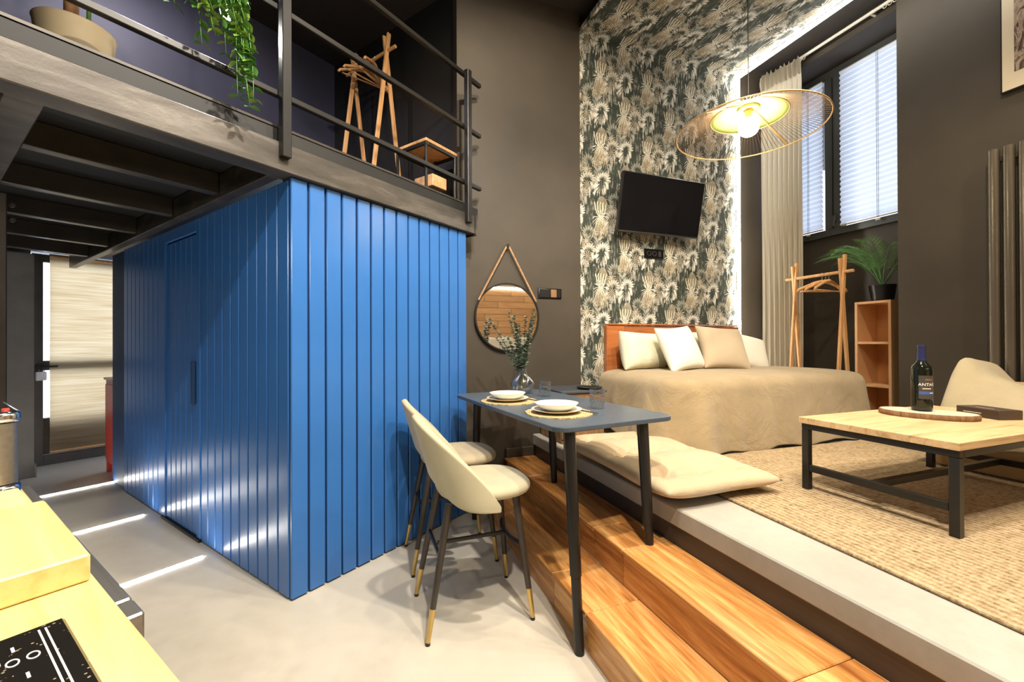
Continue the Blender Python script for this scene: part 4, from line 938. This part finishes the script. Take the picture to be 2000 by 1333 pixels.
MB().box(-.015, .415, -.015, .36, .902, .925, .003).obj('top', 'black_plastic', rc)
MB().box(.03, .37, -.012, -.001, .14, .86, .004).obj('door', 'red_paint', rc)
for x in (.02, .38): 
    for y in (.02, .33): MB().box(x - .018, x + .018, y - .018, y + .018, 0, .099).obj('leg', 'red_paint', rc)
wc = thing('white_cabinet', 'low white cabinet before the wood tiles, seen in the round mirror', 'cabinet', 'R', (2.1, -2.15, ZP))
MB().box(0, 1.75, 0, .40, 0, .86, .01).obj('body', 'white_paint', wc)
for k in range(3): MB().box(.02 + k * .575, .58 + k * .575, .401, .418, .03, .83, .004).obj('door', 'white_paint', wc)
# ================================================================== KITCHEN
kc = thing('kitchen_counter', 'pale wooden kitchen worktop in the foreground', 'worktop', 'B')
MB().box(-1.85, .55, -.60, .165, .868, .90, .004).obj('worktop', 'counter_wood', kc)
dw = thing('kitchen_cabinet', 'grey steel kitchen cabinet under the wooden worktop', 'cabinet', 'B')
MB().box(-1.83, .52, -.60, .125, .08, .866).obj('carcass', 'black_plastic', dw)
for x0, x1 in ((-1.82, -1.30), (-1.295, -.85), (-.845, -.30), (-.295, .51)):
    d = MB().box(x0, x1, .1255, .147, .10, .855, .003).obj('drawer_front', 'steel_brushed', dw)
    if x0 > -.9: continue
    MB().box(x0 + .01, x1 - .024, .148, .206, .815, .850, .003).obj('handle', 'steel_brushed', d)
MB().box(-.868, -.812, .148, .206, .765, .850, .003).obj('handle_bracket', 'steel_brushed', dw)
o = place(MB().box(-.375, .0, -.26, 0, 0, .040, .003).obj('cutting_board', 'board_wood'), 'B', (-.868, .158, .9005), rad(-.4)); tag(o, 'thick yellow wooden chopping board on the worktop', 'cutting board')
o = place(MB().box(-.22, 0, -.26, 0, 0, .022, .002).obj('cutting_board', 'board_wood'), 'B', (-1.255, .150, .9005), 0); tag(o, 'thin wooden board lying between the thick chopping board and the steel appliance', 'cutting board')
hb_ = thing('hob', 'black glass cooking hob with white touch markings on the worktop', 'hob', 'B')
MB().box(-.768, -.20, -.42, .116, .9005, .907, .003).obj('glass', 'hob_glass', hb_)
for dy in (.098, .0925): MB().box(-.755, -.25, dy - .9e-3, dy + .9e-3, .9072, .9076).obj('marking_line', 'white_ink', hb_)
rg = MB().lathe([(.0062, 0), (.0085, 0), (.0085, .0004), (.0062, .0004)], 28, True).mesh('touch_ring', 'white_ink')
for x, y in ((-.70, .082), (-.70, .067), (-.70, .052), (-.632, .070), (-.625, .052), (-.70, .037)): link('touch_ring', rg, hb_, M=Tr(x, y, .9072) @ Matrix.Diagonal((1, .62, 1, 1)))
for x, y in ((-.662, .074), (-.71, .058), (-.73, .070)): MB().box(x - .006, x + .006, y - .0013, y + .0013, .9072, .9076).obj('touch_bar', 'white_ink', hb_)
ap = thing('toaster', 'brushed steel appliance with chrome rims at the left edge of the worktop', 'appliance', 'B', (-1.50, .155, .9005))
MB().prism(rrect(-.30, 0, -.20, 0, .03), .028, .168).obj('body', 'steel_brushed', ap, SMOOTH)
for z in (.0, .169): MB().prism(rrect(-.305, .005, -.205, .005, .033), z, z + .026).obj('chrome_rim', 'chrome', ap, SMOOTH, [('BEVEL', {'width': .009, 'segments': 3, 'limit_method': 'ANGLE'})])
for z in (.1955, .0265):  # red reflections in the chrome rims, modelled as small red discs
    MB().lathe([(0, .004), (.006, .0035), (.007, 0)], 16).obj('red_reflection', 'red_paint', ap, SMOOTH, M=Tr(-.045, -.018, z))
